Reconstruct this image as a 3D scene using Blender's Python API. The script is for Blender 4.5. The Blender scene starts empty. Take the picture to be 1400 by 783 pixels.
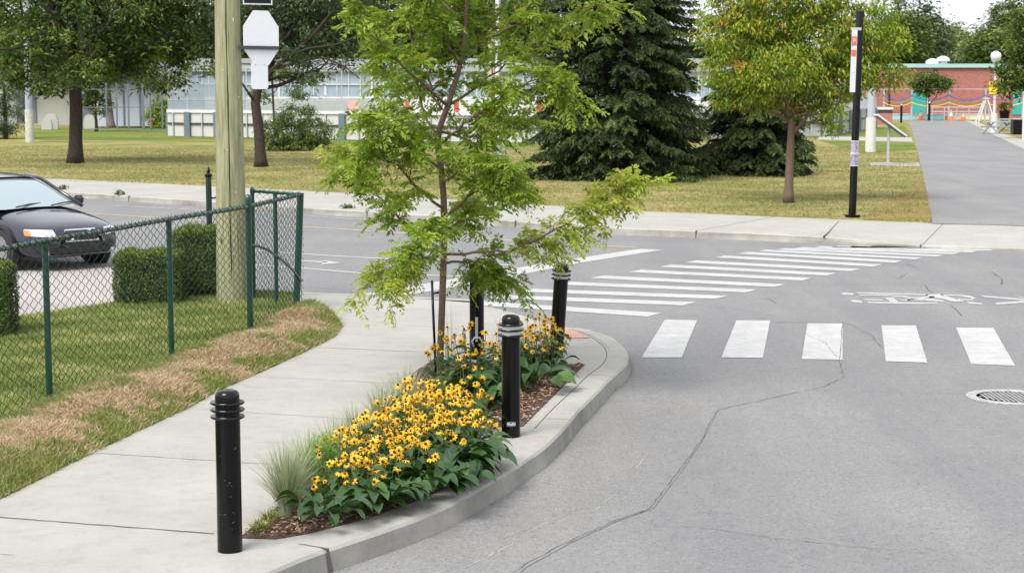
import bpy, math, random
import numpy as np
from mathutils import Vector, Matrix
from mathutils.bvhtree import BVHTree
from mathutils.geometry import tessellate_polygon

# ------------------------------------------------------------------ camera, sky, sun, exposure
S = bpy.context.scene
C = S.collection
H = 2.96; F = 2400.0; TH = math.atan(268.5 / F)
cam = bpy.data.cameras.new('camera'); camo = bpy.data.objects.new('camera', cam); C.objects.link(camo)
cam.sensor_width = 36; cam.lens = 36 * F / 1400; cam.clip_start = .1; cam.clip_end = 3000
camo.location = (0, 0, H); camo.rotation_euler = (math.pi / 2 - TH, 0, 0)
cam.dof.use_dof = True; cam.dof.focus_distance = 15.0; cam.dof.aperture_fstop = 9.0
S.camera = camo
W = bpy.data.worlds.new('World'); S.world = W; W.use_nodes = True
SUN_EL, SUN_AZ = 52, 215      # azimuth from +Y, clockwise: the sun stands behind the camera, to the left
nt = W.node_tree; bg = nt.nodes['Background']
sky = nt.nodes.new('ShaderNodeTexSky'); sky.sky_type = 'NISHITA'; sky.sun_disc = False
sky.sun_elevation = math.radians(SUN_EL); sky.sun_rotation = math.radians(SUN_AZ)
sky.air_density = 1.0; sky.dust_density = 4.0; sky.ozone_density = 1.0
hs = nt.nodes.new('ShaderNodeHueSaturation'); hs.inputs['Saturation'].default_value = .22
nt.links.new(sky.outputs[0], hs.inputs['Color'])
# thin bright cloud over most of the sky
wtc = nt.nodes.new('ShaderNodeTexCoord'); wmp = nt.nodes.new('ShaderNodeMapping'); wmp.inputs['Scale'].default_value = (1, 1, 3)
wn = nt.nodes.new('ShaderNodeTexNoise'); wn.inputs['Scale'].default_value = 2.5; wn.inputs['Detail'].default_value = 7
wr = nt.nodes.new('ShaderNodeValToRGB'); wr.color_ramp.elements[0].position = .25; wr.color_ramp.elements[0].color = (.72, .72, .72, 1); wr.color_ramp.elements[1].position = .7; wr.color_ramp.elements[1].color = (.97, .97, .97, 1)
wm = nt.nodes.new('ShaderNodeMix'); wm.data_type = 'RGBA'; wm.inputs[7].default_value = (2.65, 2.74, 2.95, 1)
nt.links.new(wtc.outputs['Generated'], wmp.inputs[0]); nt.links.new(wmp.outputs[0], wn.inputs[0]); nt.links.new(wn.outputs[0], wr.inputs[0]); nt.links.new(wr.outputs[0], wm.inputs[0])
nt.links.new(hs.outputs[0], wm.inputs[6]); nt.links.new(wm.outputs[2], bg.inputs[0])
bg.inputs[1].default_value = .15
sl = bpy.data.lights.new('sun', 'SUN'); sl.energy = 1.55; sl.angle = math.radians(32); sl.color = (1, .96, .9)
slo = bpy.data.objects.new('sun', sl); C.objects.link(slo)
az, el = math.radians(SUN_AZ), math.radians(SUN_EL)
sd = Vector((math.sin(az) * math.cos(el), math.cos(az) * math.cos(el), math.sin(el)))
slo.rotation_euler = sd.to_track_quat('Z', 'Y').to_euler(); slo.location = (0, 0, 50)
S.view_settings.view_transform = 'Standard'; S.view_settings.look = 'None'
S.view_settings.exposure = 1.62; S.view_settings.gamma = 1; S.view_settings.use_curve_mapping = False

# ------------------------------------------------------------------ helpers
def ray(px, py):
    dx = (px - 700) / F; dy = (391.5 - py) / F
    return np.array((dx, math.cos(TH) + dy * math.sin(TH), -math.sin(TH) + dy * math.cos(TH)))
def P(px, py, z=0.):
    d = ray(px, py); t = (z - H) / d[2]; return (d[0] * t, d[1] * t, z)
def V(px, py, Y):
    d = ray(px, py); t = Y / d[1]; return np.array((d[0] * t, Y, H + d[2] * t))

def nrm(v):
    v = np.asarray(v, float); return v / (np.linalg.norm(v, axis=-1, keepdims=True) + 1e-12)

def tess(pts):
    if len(pts) <= 4:
        f = [tuple(range(len(pts)))]
        if len(pts) == 4:
            c = [(pts[(i + 1) % 4][0] - pts[i][0]) * (pts[(i + 2) % 4][1] - pts[(i + 1) % 4][1]) - (pts[(i + 1) % 4][1] - pts[i][1]) * (pts[(i + 2) % 4][0] - pts[(i + 1) % 4][0]) for i in range(4)]
            if min(c) * max(c) >= 0: return [f[0] if sum(c) > 0 else f[0][::-1]]
        else: return f
    out = []
    for a, b, c in tessellate_polygon([[Vector((p[0], p[1], 0)) for p in pts]]):
        A, B_, C_ = pts[a], pts[b], pts[c]
        ar = (B_[0] - A[0]) * (C_[1] - A[1]) - (B_[1] - A[1]) * (C_[0] - A[0])
        if abs(ar) > 1e-9: out.append((a, b, c) if ar > 0 else (a, c, b))
    return out
class MB:
    def __init__(s): s.v = []; s.f = []; s.m = []; s.r = []; s.n = 0; s.mi = 0; s.rv = 0.
    def add(s, vs, fs, r=None):
        vs = np.asarray(vs, float).reshape(-1, 3); o = s.n
        s.v.append(vs); s.n += len(vs)
        if isinstance(fs, np.ndarray):
            s.f.extend((fs + o).tolist())
        else:
            s.f.extend([[i + o for i in f] for f in fs])
        s.m.extend([s.mi] * len(fs))
        s.r.extend([s.rv] * len(fs) if r is None else list(r))
        return s
    def box(s, c, d, rot=0., bev=0.):
        x, y, z = [k / 2 for k in d]
        if bev:
            b = min(bev, x * .9, y * .9, z * .9); vs = []; 
            for sz in (-1, 1):
                for inz in (0, 1):
                    zz = sz * (z - (0 if inz else 0)) ; 
            ring = lambda xx, yy, bb: [(xx - bb, -yy), (xx, -yy + bb), (xx, yy - bb), (xx - bb, yy), (-xx + bb, yy), (-xx, yy - bb), (-xx, -yy + bb), (-xx + bb, -yy)]
            L = [[(a, q, -z) for a, q in ring(x - b, y - b, b)], [(a, q, -z + b) for a, q in ring(x, y, b)],
                 [(a, q, z - b) for a, q in ring(x, y, b)], [(a, q, z) for a, q in ring(x - b, y - b, b)]]
            vs = [p for l in L for p in l]; fs = []
            for k in range(3):
                for i in range(8):
                    j = (i + 1) % 8; fs.append((k * 8 + i, k * 8 + j, k * 8 + 8 + j, k * 8 + 8 + i))
            fs += [tuple(range(7, -1, -1)), tuple(range(24, 32))]
        else:
            vs = [(a, b, e) for e in (-z, z) for a, b in ((-x, -y), (x, -y), (x, y), (-x, y))]
            fs = [(3, 2, 1, 0), (4, 5, 6, 7), (0, 1, 5, 4), (1, 2, 6, 5), (2, 3, 7, 6), (3, 0, 4, 7)]
        vs = np.array(vs); ca, sa = math.cos(rot), math.sin(rot)
        vs = np.stack((vs[:, 0] * ca - vs[:, 1] * sa, vs[:, 0] * sa + vs[:, 1] * ca, vs[:, 2]), 1) + np.array(c)
        return s.add(vs, fs)
    def beam(s, a, b, w, h, up=(0, 0, 1)):
        a = np.array(a, float); b = np.array(b, float); d = nrm(b - a)
        side = np.cross(d, up)
        if np.linalg.norm(side) < 1e-3: side = np.array((1., 0, 0))
        side = nrm(side) * w / 2; u = nrm(np.cross(side, d)) * h / 2
        vs = [p + q for p in (a, b) for q in (-side - u, side - u, side + u, -side + u)]
        return s.add(vs, [(3, 2, 1, 0), (4, 5, 6, 7), (0, 1, 5, 4), (1, 2, 6, 5), (2, 3, 7, 6), (3, 0, 4, 7)])
    def tube(s, path, r, n=8, cap=True):
        p = np.array(path, float); m = len(p); r = np.broadcast_to(np.asarray(r, float), (m,))
        t = np.zeros_like(p); t[1:-1] = p[2:] - p[:-2]; t[0] = p[1] - p[0]; t[-1] = p[-1] - p[-2]; t = nrm(t)
        ref = np.array((0, 0, 1.)) if abs(t[0][2]) < .9 else np.array((0, 1., 0))
        u = nrm(np.cross(t[0], ref)); vs = []
        a = np.arange(n) * 2 * math.pi / n; ca = np.cos(a)[:, None]; sa = np.sin(a)[:, None]
        for i in range(m):
            u = nrm(u - t[i] * np.dot(u, t[i])); w = np.cross(t[i], u)
            vs.append(p[i] + r[i] * (ca * u + sa * w))
        fs = []
        for i in range(m - 1):
            for j in range(n):
                k = (j + 1) % n; fs.append((i * n + j, i * n + k, i * n + n + k, i * n + n + j))
        if cap: fs += [tuple(range(n - 1, -1, -1)), tuple(range((m - 1) * n, m * n))]
        return s.add(np.concatenate(vs), fs)
    def lathe(s, prof, n=32, c=(0, 0, 0), cap=True):
        a = np.arange(n) * 2 * math.pi / n; vs = []
        for r, z in prof: vs.append(np.stack((np.cos(a) * r + c[0], np.sin(a) * r + c[1], np.full(n, z + c[2])), 1))
        m = len(prof); fs = []
        for i in range(m - 1):
            for j in range(n):
                k = (j + 1) % n; fs.append((i * n + j, i * n + k, i * n + n + k, i * n + n + j))
        if cap: fs += [tuple(range(n - 1, -1, -1)), tuple(range((m - 1) * n, m * n))]
        return s.add(np.concatenate(vs), fs)
    def poly(s, pts, z=None):
        pts = [(p[0], p[1], p[2] if z is None else z) for p in pts]
        return s.add(pts, tess(pts))
    def slab(s, pts, z0, z1):
        n = len(pts); lo = [(p[0], p[1], z0) for p in pts]; hi = [(p[0], p[1], z1) for p in pts]
        fs = [tuple(n + i for i in f) for f in tess(hi)] + [(i, (i + 1) % n, n + (i + 1) % n, n + i) for i in range(n)]
        return s.add(lo + hi, fs)
    def strip(s, path, w, z):
        p = np.array([q[:2] for q in path], float); t = np.zeros_like(p)
        t[1:-1] = p[2:] - p[:-2]; t[0] = p[1] - p[0]; t[-1] = p[-1] - p[-2]; t = nrm(t)
        nn = np.stack((-t[:, 1], t[:, 0]), 1); w = np.broadcast_to(np.asarray(w, float), (len(p),))[:, None] / 2
        a = p + nn * w; b = p - nn * w; m = len(p)
        vs = np.concatenate((np.c_[a, np.full(m, z)], np.c_[b, np.full(m, z)]))
        return s.add(vs, [(i, m + i, m + i + 1, i + 1) for i in range(m - 1)])
    def leaves(s, c, d, nn, L, Wd, r, fold=.15):
        """rhombic leaf faces: centres, directions, normals, lengths, widths, per-face random"""
        c = np.asarray(c, float); d = nrm(d); sd_ = nrm(np.cross(nn, d)); up = np.cross(d, sd_)
        L = np.broadcast_to(np.asarray(L, float), (len(c),))[:, None]; Wd = np.broadcast_to(np.asarray(Wd, float), (len(c),))[:, None]
        v0 = c - d * L * .5; v2 = c + d * L * .5 - up * L * fold
        v1 = c + sd_ * Wd * .5 + up * L * fold * .4; v3 = c - sd_ * Wd * .5 + up * L * fold * .4
        vs = np.stack((v0, v1, v2, v3), 1).reshape(-1, 3)
        fs = np.arange(len(c) * 4).reshape(-1, 4)
        return s.add(vs, fs, r)
    def blades(s, base, tip, side, r):
        n = len(base); vs = np.stack((base - side, base + side, tip), 1).reshape(-1, 3)
        return s.add(vs, np.arange(n * 3).reshape(-1, 3), r)
    def build(s, name, mats, parent=None, smooth=False, loc=None, auto=None):
        v = np.concatenate(s.v) if s.v else np.zeros((0, 3))
        me = bpy.data.meshes.new(name)
        if loc is not None: v = v - np.array(loc)
        lens = np.array([len(f) for f in s.f], dtype=np.int32); flat = np.fromiter((i for f in s.f for i in f), dtype=np.int32, count=int(lens.sum()))
        me.vertices.add(len(v)); me.vertices.foreach_set('co', v.astype(np.float32).ravel())
        me.loops.add(len(flat)); me.loops.foreach_set('vertex_index', flat)
        me.polygons.add(len(lens)); st = np.zeros(len(lens), np.int32); st[1:] = np.cumsum(lens)[:-1]
        me.polygons.foreach_set('loop_start', st); me.polygons.foreach_set('loop_total', lens)
        me.update(calc_edges=True)
        if not isinstance(mats, (list, tuple)): mats = [mats]
        for m in mats: me.materials.append(m)
        me.polygons.foreach_set('material_index', np.array(s.m, np.int32))
        me.polygons.foreach_set('use_smooth', np.full(len(lens), bool(smooth)))
        at = me.attributes.new('rnd', 'FLOAT', 'FACE'); at.data.foreach_set('value', np.array(s.r, np.float32))
        me.validate()
        if smooth and auto is not None:
            me.set_sharp_from_angle(angle=math.radians(auto))
        o = bpy.data.objects.new(name, me); C.objects.link(o)
        if loc is not None: o.location = loc
        if parent is not None: o.parent = parent
        return o

def tag(o, label=None, cat=None, group=None, kind=None):
    if label: o['label'] = label
    if cat: o['category'] = cat
    if group: o['group'] = group
    if kind: o['kind'] = kind
    return o
def thing(name, label, cat, loc, rz=0., group=None):
    o = bpy.data.objects.new(name, None); C.objects.link(o); o.location = loc; o.rotation_euler = (0, 0, rz)
    o.empty_display_size = .2
    return tag(o, label, cat, group)
def struct(name, mb, m, **k): return tag(mb.build(name, m, **k), kind='structure')
CH = {}
def kids(o): return [c for c in bpy.data.objects if c.parent == o]
def copy_tree(o, parent=None, kd=None):
    c = o.copy(); C.objects.link(c)
    if parent is not None: c.parent = parent
    for ch in kids(o): copy_tree(ch, c)
    return c

# ------------------------------------------------------------------ materials
def mat(name):
    m = bpy.data.materials.new(name); m.use_nodes = True
    b = m.node_tree.nodes['Principled BSDF']; return m, m.node_tree, b
def plain(name, col, rough=.5, metal=0., coat=0., spec=.5, noise=0., nscale=8., bump=0., bscale=60.):
    m, t, b = mat(name); b.inputs['Roughness'].default_value = rough; b.inputs['Metallic'].default_value = metal
    b.inputs['Coat Weight'].default_value = coat; b.inputs['Specular IOR Level'].default_value = spec
    b.inputs['Base Color'].default_value = (*col, 1)
    if noise:
        tc = t.nodes.new('ShaderNodeTexCoord'); n = t.nodes.new('ShaderNodeTexNoise'); n.inputs['Scale'].default_value = nscale; n.inputs['Detail'].default_value = 8
        r = t.nodes.new('ShaderNodeValToRGB'); r.color_ramp.elements[0].position = .3; r.color_ramp.elements[1].position = .7
        r.color_ramp.elements[0].color = (*[c * (1 - noise) for c in col], 1); r.color_ramp.elements[1].color = (*[min(1, c * (1 + noise)) for c in col], 1)
        t.links.new(tc.outputs['Object'], n.inputs[0]); t.links.new(n.outputs[0], r.inputs[0]); t.links.new(r.outputs[0], b.inputs[0])
    if bump:
        tc = t.nodes.new('ShaderNodeTexCoord'); n = t.nodes.new('ShaderNodeTexNoise'); n.inputs['Scale'].default_value = bscale; n.inputs['Detail'].default_value = 6
        bp = t.nodes.new('ShaderNodeBump'); bp.inputs['Strength'].default_value = bump; bp.inputs['Distance'].default_value = .02
        t.links.new(tc.outputs['Object'], n.inputs[0]); t.links.new(n.outputs[0], bp.inputs['Height']); t.links.new(bp.outputs[0], b.inputs['Normal'])
    return m
def ramp(t, stops, src):
    r = t.nodes.new('ShaderNodeValToRGB'); e = r.color_ramp.elements
    while len(e) < len(stops): e.new(.5)
    for i, (p, c) in enumerate(stops): e[i].position = p; e[i].color = (*c, 1)
    t.links.new(src, r.inputs[0]); return r.outputs[0]
def noise(t, scale, detail=6, rough=.5, vec=None, coord='Object', stretch=None):
    tc = t.nodes.new('ShaderNodeTexCoord'); n = t.nodes.new('ShaderNodeTexNoise')
    n.inputs['Scale'].default_value = scale; n.inputs['Detail'].default_value = detail; n.inputs['Roughness'].default_value = rough
    src = tc.outputs[coord]
    if stretch:
        mp = t.nodes.new('ShaderNodeMapping'); mp.inputs['Scale'].default_value = stretch; t.links.new(src, mp.inputs[0]); src = mp.outputs[0]
    t.links.new(src, n.inputs[0]); return n.outputs[0]
def mix(t, a, b, fac, mode='MIX'):
    m = t.nodes.new('ShaderNodeMix'); m.data_type = 'RGBA'; m.blend_type = mode
    for k, v in ((0, fac), (6, a), (7, b)):
        if isinstance(v, (int, float)): m.inputs[k].default_value = v
        elif isinstance(v, tuple): m.inputs[k].default_value = (*v, 1)
        else: t.links.new(v, m.inputs[k])
    return m.outputs[2]
def bumpn(t, b, src, st, dist=.01):
    bp = t.nodes.new('ShaderNodeBump'); bp.inputs['Strength'].default_value = st; bp.inputs['Distance'].default_value = dist
    t.links.new(src, bp.inputs['Height']); t.links.new(bp.outputs[0], b.inputs['Normal'])
def leafmat(name, stops, transl=.35, rough=.5, spec=.35):
    m, t, b = mat(name); at = t.nodes.new('ShaderNodeAttribute'); at.attribute_name = 'rnd'
    col = ramp(t, stops, at.outputs['Fac'])
    b.inputs['Roughness'].default_value = rough; b.inputs['Specular IOR Level'].default_value = spec
    t.links.new(col, b.inputs[0])
    tr = t.nodes.new('ShaderNodeBsdfTranslucent'); cc = mix(t, col, (1.0, 1.0, .35), .7, 'MULTIPLY')
    g = t.nodes.new('ShaderNodeGamma'); g.inputs[1].default_value = .85; t.links.new(col, g.inputs[0]); t.links.new(mix(t, g.outputs[0], (1., 1., .45), 1.0, 'MULTIPLY'), tr.inputs[0])
    ms = t.nodes.new('ShaderNodeMixShader'); ms.inputs[0].default_value = transl
    t.links.new(b.outputs[0], ms.inputs[1]); t.links.new(tr.outputs[0], ms.inputs[2])
    t.links.new(ms.outputs[0], t.nodes['Material Output'].inputs[0]); return m

def asphalt_mat(name, lo, hi, fine=.35):
    m, t, b = mat(name)
    big = noise(t, .35, 5, .6); c = ramp(t, [(.3, lo), (.7, hi)], big)
    med = noise(t, 6, 6, .7); c = mix(t, c, ramp(t, [(.35, (.95, .95, .95)), (.65, (1.03, 1.03, 1.03))], med), 1., 'MULTIPLY')
    st = noise(t, .5, 6, .65, stretch=(1.6, .22, 1)); c = mix(t, c, ramp(t, [(.38, (.90, .90, .91)), (.6, (1.03, 1.03, 1.02))], st), 1., 'MULTIPLY')
    sp = noise(t, 2.6, 9, .8); c = mix(t, c, ramp(t, [(.28, (.72, .72, .72)), (.36, (1, 1, 1))], sp), 1., 'MULTIPLY')
    vo = t.nodes.new('ShaderNodeTexVoronoi'); vo.inputs['Scale'].default_value = 55; tcv = t.nodes.new('ShaderNodeTexCoord'); t.links.new(tcv.outputs['Object'], vo.inputs[0])
    c = mix(t, c, ramp(t, [(.0, (.62, .62, .62)), (.35, (1, 1, 1)), (.75, (1.0, 1.0, 1.0)), (1, (1.35, 1.35, 1.33))], vo.outputs['Color']), .9, 'MULTIPLY')
    fn = noise(t, 75, 5, .9); c = mix(t, c, ramp(t, [(.3, (1 - fine,) * 3), (.5, (1, 1, 1)), (.68, (1 + fine * .8,) * 3)], fn), 1., 'MULTIPLY')
    t.links.new(c, b.inputs[0]); b.inputs['Roughness'].default_value = .9; b.inputs['Specular IOR Level'].default_value = .25
    bumpn(t, b, fn, .35, .006); return m
def concrete_mat(name, lo, hi, bump=.25):
    m, t, b = mat(name)
    big = noise(t, .8, 6, .65); c = ramp(t, [(.3, lo), (.7, hi)], big)
    med = noise(t, 5, 9, .82); c = mix(t, c, ramp(t, [(.3, (.84, .825, .79)), (.5, (1, 1, 1)), (.7, (1.05, 1.05, 1.05))], med), 1., 'MULTIPLY')
    fn = noise(t, 190, 2, .7); c = mix(t, c, ramp(t, [(.3, (.82, .82, .82)), (.6, (1.06, 1.06, 1.06))], fn), .8, 'MULTIPLY')
    t.links.new(c, b.inputs[0]); b.inputs['Roughness'].default_value = .88; b.inputs['Specular IOR Level'].default_value = .25
    bumpn(t, b, fn, bump, .004); return m
def paint_mat(name, col, wear=.41):
    m, t, b = mat(name)
    n = noise(t, 22, 8, .8); n2 = noise(t, 1.6, 4, .6)
    c0 = ramp(t, [(wear - .04, (.2, .2, .2)), (wear + .03, col)], mix(t, n, noise(t, 1.3, 7, .75), .28))
    c = mix(t, c0, ramp(t, [(.3, (.72, .72, .71)), (.62, (1, 1, 1))], noise(t, 5, 9, .8)), 1., 'MULTIPLY')
    c2 = mix(t, c, (.88, .88, .87), ramp(t, [(.4, (0, 0, 0)), (.7, (1, 1, 1))], n2), 'MULTIPLY')
    t.links.new(c2, b.inputs[0]); b.inputs['Roughness'].default_value = .75; return m

ASPH = asphalt_mat('asphalt', (.170, .170, .172), (.198, .198, .199))
ASPH2 = asphalt_mat('asphalt_patch', (.178, .177, .175), (.208, .206, .202), .45)
ASPHP = asphalt_mat('asphalt_path', (.17, .17, .175), (.21, .21, .21))
DRIVE = asphalt_mat('driveway', (.31, .285, .27), (.37, .34, .325), .25)
CONC = concrete_mat('concrete', (.285, .277, .256), (.34, .331, .308))
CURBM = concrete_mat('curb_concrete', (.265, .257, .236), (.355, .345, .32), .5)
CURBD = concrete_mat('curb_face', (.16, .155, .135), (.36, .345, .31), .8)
WHITE = paint_mat('road_paint', (.41, .41, .41)); YEL = paint_mat('yellow_paint', (.62, .42, .16), .5); FADE = paint_mat('faded_paint', (.55, .55, .55), .5)
DARKJ = plain('joint_dark', (.09, .085, .075), .95)
CRACK = plain('crack_dark', (.085, .083, .08), .95)
BLACKP = plain('black_gloss_paint', (.0025, .0025, .003), .16, coat=.0, spec=.32)
GREENP = plain('green_vinyl', (.004, .042, .027), .3, coat=.25)
BARK = plain('bark', (.036, .026, .020), .95, noise=.45, nscale=14, bump=1., bscale=25)
BARKG = plain('grey_bark', (.16, .13, .11), .95, noise=.4, nscale=14, bump=1., bscale=25)
BARKY = plain('young_bark', (.13, .085, .06), .85, noise=.35, nscale=40, bump=.5, bscale=80)
METALG = plain('galvanised', (.42, .44, .46), .45, metal=.4, noise=.12)
WHITEP = plain('white_paint', (.52, .53, .54), .45, noise=.05, nscale=3)
BLUEG = plain('bluegrey_steel', (.12, .155, .19), .5, noise=.1)
GLASSB = plain('bluegrey_panel', (.26, .33, .39), .25, noise=.1, nscale=1)

# ------------------------------------------------------------------ ground, roads, pavements
def lawnmat(name, stops, sc=.25, stretch=None, fine=30):
    m, t, b = mat(name)
    c = ramp(t, stops, noise(t, sc, 8, .68, stretch=stretch))
    f = noise(t, fine, 5, .8); c = mix(t, c, ramp(t, [(.3, (.55, .58, .5)), (.65, (1.25, 1.22, 1.15))], f), 1., 'MULTIPLY')
    f2 = noise(t, fine / 5, 7, .85); c = mix(t, c, ramp(t, [(.36, (.55, .60, .46)), (.58, (1.14, 1.12, 1.1))], f2), 1., 'MULTIPLY')
    t.links.new(c, b.inputs[0]); b.inputs['Roughness'].default_value = .95; b.inputs['Specular IOR Level'].default_value = .1
    bumpn(t, b, f, .8, .04); return m
PARKG = lawnmat('park_grass', [(.34, (.12, .145, .035)), (.45, (.195, .195, .07)), (.55, (.27, .235, .105)), (.7, (.33, .275, .14))], .33, (.7, 1.0, 1), 14)
PARKG2 = lawnmat('park_grass_green', [(.38, (.20, .19, .07)), (.5, (.13, .17, .035)), (.66, (.085, .135, .02))], .3, (.35, 1, 1), 14)
NEARG = lawnmat('lawn_soil', [(.35, (.10, .15, .025)), (.6, (.16, .21, .045))], 1.2)
STRAWG = lawnmat('dry_turf', [(.4, (.12, .15, .04)), (.52, (.30, .22, .12)), (.7, (.38, .29, .17))], 2.2)
GND = plain('ground_far', (.13, .15, .05), .95, noise=.3, nscale=.2)

mb = MB(); mb.poly([(-1200, -300), (1200, -300), (1200, 1500), (-1200, 1500)], -.03); struct('ground', mb, GND)

curb_top = [(-60, 91), (-40, 73.2), (-25, 59.9)] + [P(*p, .15)[:2] for p in [(89, 262), (436, 285), (668, 299), (793, 309)]] + [(2.4, 35.85), (4.54, 34.75), (6.02, 33.83), (7.9, 32.95), (9.49, 32.35), (14, 30.6), (30, 25), (60, 14)]
lawn_e = [(-62, 98), (-42, 80), (-28, 67.6)] + [P(*p, .15)[:2] for p in [(39, 243), (286, 255), (465, 264), (693, 278), (866, 289), (940, 292), (1226, 304), (1275, 306), (1400, 310)]] + [(18, 33.4), (34, 28), (64, 17)]
mb = MB(); mb.poly([(x, y + .2) for x, y in curb_top] + [(60, -20), (-60, -20)], 0); struct('road', mb, ASPH)
mb = MB(); mb.poly(lawn_e[::-1] + [(-62, 300), (180, 300), (180, 17)], .156); struct('park_lawn', mb, PARKG)
# far pavement: slab between the kerb and the lawn
def lerp_line(line, n):
    p = np.array(line, float); d = np.r_[0, np.cumsum(np.linalg.norm(np.diff(p, axis=0), axis=1))]
    t = np.linspace(0, d[-1], n); return np.stack((np.interp(t, d, p[:, 0]), np.interp(t, d, p[:, 1])), 1)
def offset(p, d):
    p = np.asarray(p, float); t = np.zeros_like(p); t[1:-1] = p[2:] - p[:-2]; t[0] = p[1] - p[0]; t[-1] = p[-1] - p[-2]; t = nrm(t)
    return p + np.stack((-t[:, 1], t[:, 0]), 1) * d
def kz(x): return .15 - .095 * min(1, max(0, (x - 5.9) / 1.6)) if x < 15 else .055 + .095 * min(1, (x - 15) / 2)
ct = lerp_line(curb_top, 160); le = lerp_line(lawn_e, 160)
ki = offset(ct, .17)
mb = MB(); m = 160
mb.add([(x, y, kz(x)) for x, y in ki] + [(x, y, .16) for x, y in le], [(i, i + 1, m + i + 1, m + i) for i in range(m - 1)])
struct('far_pavement', mb, CONC)
mb = MB(); rs = []
rng = np.random.default_rng(3)
rows = [[(x, y, kz(x) + .002) for x, y in offset(ct, .171)], [(x, y, kz(x) + .002) for x, y in offset(ct, .03)],
        [(x, y, kz(x) - .02) for x, y in offset(ct, .0)], [(x + rng.normal(0, .008), y + rng.normal(0, .008), kz(x) * .45) for x, y in offset(ct, -.012)], [(x, y, -.02) for x, y in offset(ct, -.03)]]
for k in range(4):
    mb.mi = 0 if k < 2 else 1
    mb.add(rows[k] + rows[k + 1], [(i + m, i + m + 1, i + 1, i) for i in range(m - 1)])
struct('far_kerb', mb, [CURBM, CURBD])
mb = MB()
for i in range(8, 152, 5):
    if 4 < ct[i][0] < 7.2: continue
    a = ki[i]; j = np.argmin(np.linalg.norm(le - a, axis=1)); b = le[j]
    q = [(*(a + (b - a) * t), kz(a[0]) * (1 - t) + .16 * t + .003) for t in (0, 1)]
    tt = nrm(np.array((b - a)))[[1, 0]] * np.array((1, -1)) * .008
    mb.add([(q[0][0] - tt[0], q[0][1] - tt[1], q[0][2]), (q[0][0] + tt[0], q[0][1] + tt[1], q[0][2]), (q[1][0] + tt[0], q[1][1] + tt[1], q[1][2]), (q[1][0] - tt[0], q[1][1] - tt[1], q[1][2])], [(0, 1, 2, 3)])
    for w in (ct[i],):
        mb.box((w[0] + .02, w[1] + .04, kz(w[0]) * .5 + .003), (.012, .16, kz(w[0]) + .004), rot=-.7)
struct('pavement_joints', mb, DARKJ)
q = [P(1126, 330.5, .0), P(1126.5, 323, .155), P(1134, 316, .158), P(1140, 309, .16), P(1147, 302.5, .164)]
mb = MB(); mb.tube([(a[0], a[1], a[2]) for a in q], [.022, .016, .009, .006, .005], 5); struct('pavement_crack', mb, CRACK)

# near pavement, kerb ring and flower bed
co_px = [(778, 444), (814, 451), (837, 459), (858, 475), (861.5, 487), (856, 500), (837, 513), (820, 532), (792, 560), (764, 594), (741, 614), (700, 642), (661, 664.5), (616, 689), (570, 709), (525, 725), (480, 739), (440, 751), (406, 765), (367, 783)]
co = [P(*p, .15)[:2] for p in co_px]
co = [(-.38, 23.3), (.17, 22.3)] + co + [(-1.72, 9.45), (-2.1, 8.8), (-3.2, 7.3), (-5, 5.2)]
def smooth_line(line, n, it=6):
    q = lerp_line(line, n)
    for _ in range(it): q[1:-1] = q[1:-1] * .5 + (q[:-2] + q[2:]) * .25
    return q
CO = smooth_line(co, 180, 8)
CI = offset(CO, .2 if offset(CO, .2)[90][0] < CO[90][0] else -.2)
SG = 1 if offset(CO, .2)[90][0] < CO[90][0] else -1
def czz(y): return .15 - .13 * min(1, max(0, (y - 20.6) / 1.6))
mb = MB(); m = 180
rr = np.random.default_rng(5); nz = np.convolve(rr.normal(0, .012, m + 8), np.ones(3) / 3, 'same')[:m]
rows = [(SG * .2, .152), (SG * .05, .153), (SG * .018, .147), (0, .128), (-SG * .012, .06), (-SG * .03, -.02)]
R = []
for k, (of, z) in enumerate(rows):
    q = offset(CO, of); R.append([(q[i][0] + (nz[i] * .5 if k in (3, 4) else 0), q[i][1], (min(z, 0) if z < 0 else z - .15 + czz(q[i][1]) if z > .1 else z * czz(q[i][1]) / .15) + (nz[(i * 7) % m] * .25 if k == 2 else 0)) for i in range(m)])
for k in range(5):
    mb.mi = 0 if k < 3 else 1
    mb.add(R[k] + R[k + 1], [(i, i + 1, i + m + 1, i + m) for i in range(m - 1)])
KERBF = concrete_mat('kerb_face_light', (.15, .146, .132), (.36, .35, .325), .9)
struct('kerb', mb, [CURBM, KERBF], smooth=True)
sw_px = [(0, 680), (122, 619), (179, 592), (260, 554), (294, 534.5), (372, 500), (430, 473), (457, 459), (464, 446), (452, 435), (430, 427), (406, 422), (406, 401), (493, 403.6), (560, 407)]
SW = [P(*p, .15)[:2] for p in sw_px]
low = [(-6.5, 5.2), (-4.6, 8.6), (-4.0, 10.2)]
mb = MB(); mb.poly([p for p in CI] + low + SW, .149)
struct('near_pavement', mb, CONC)
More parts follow.
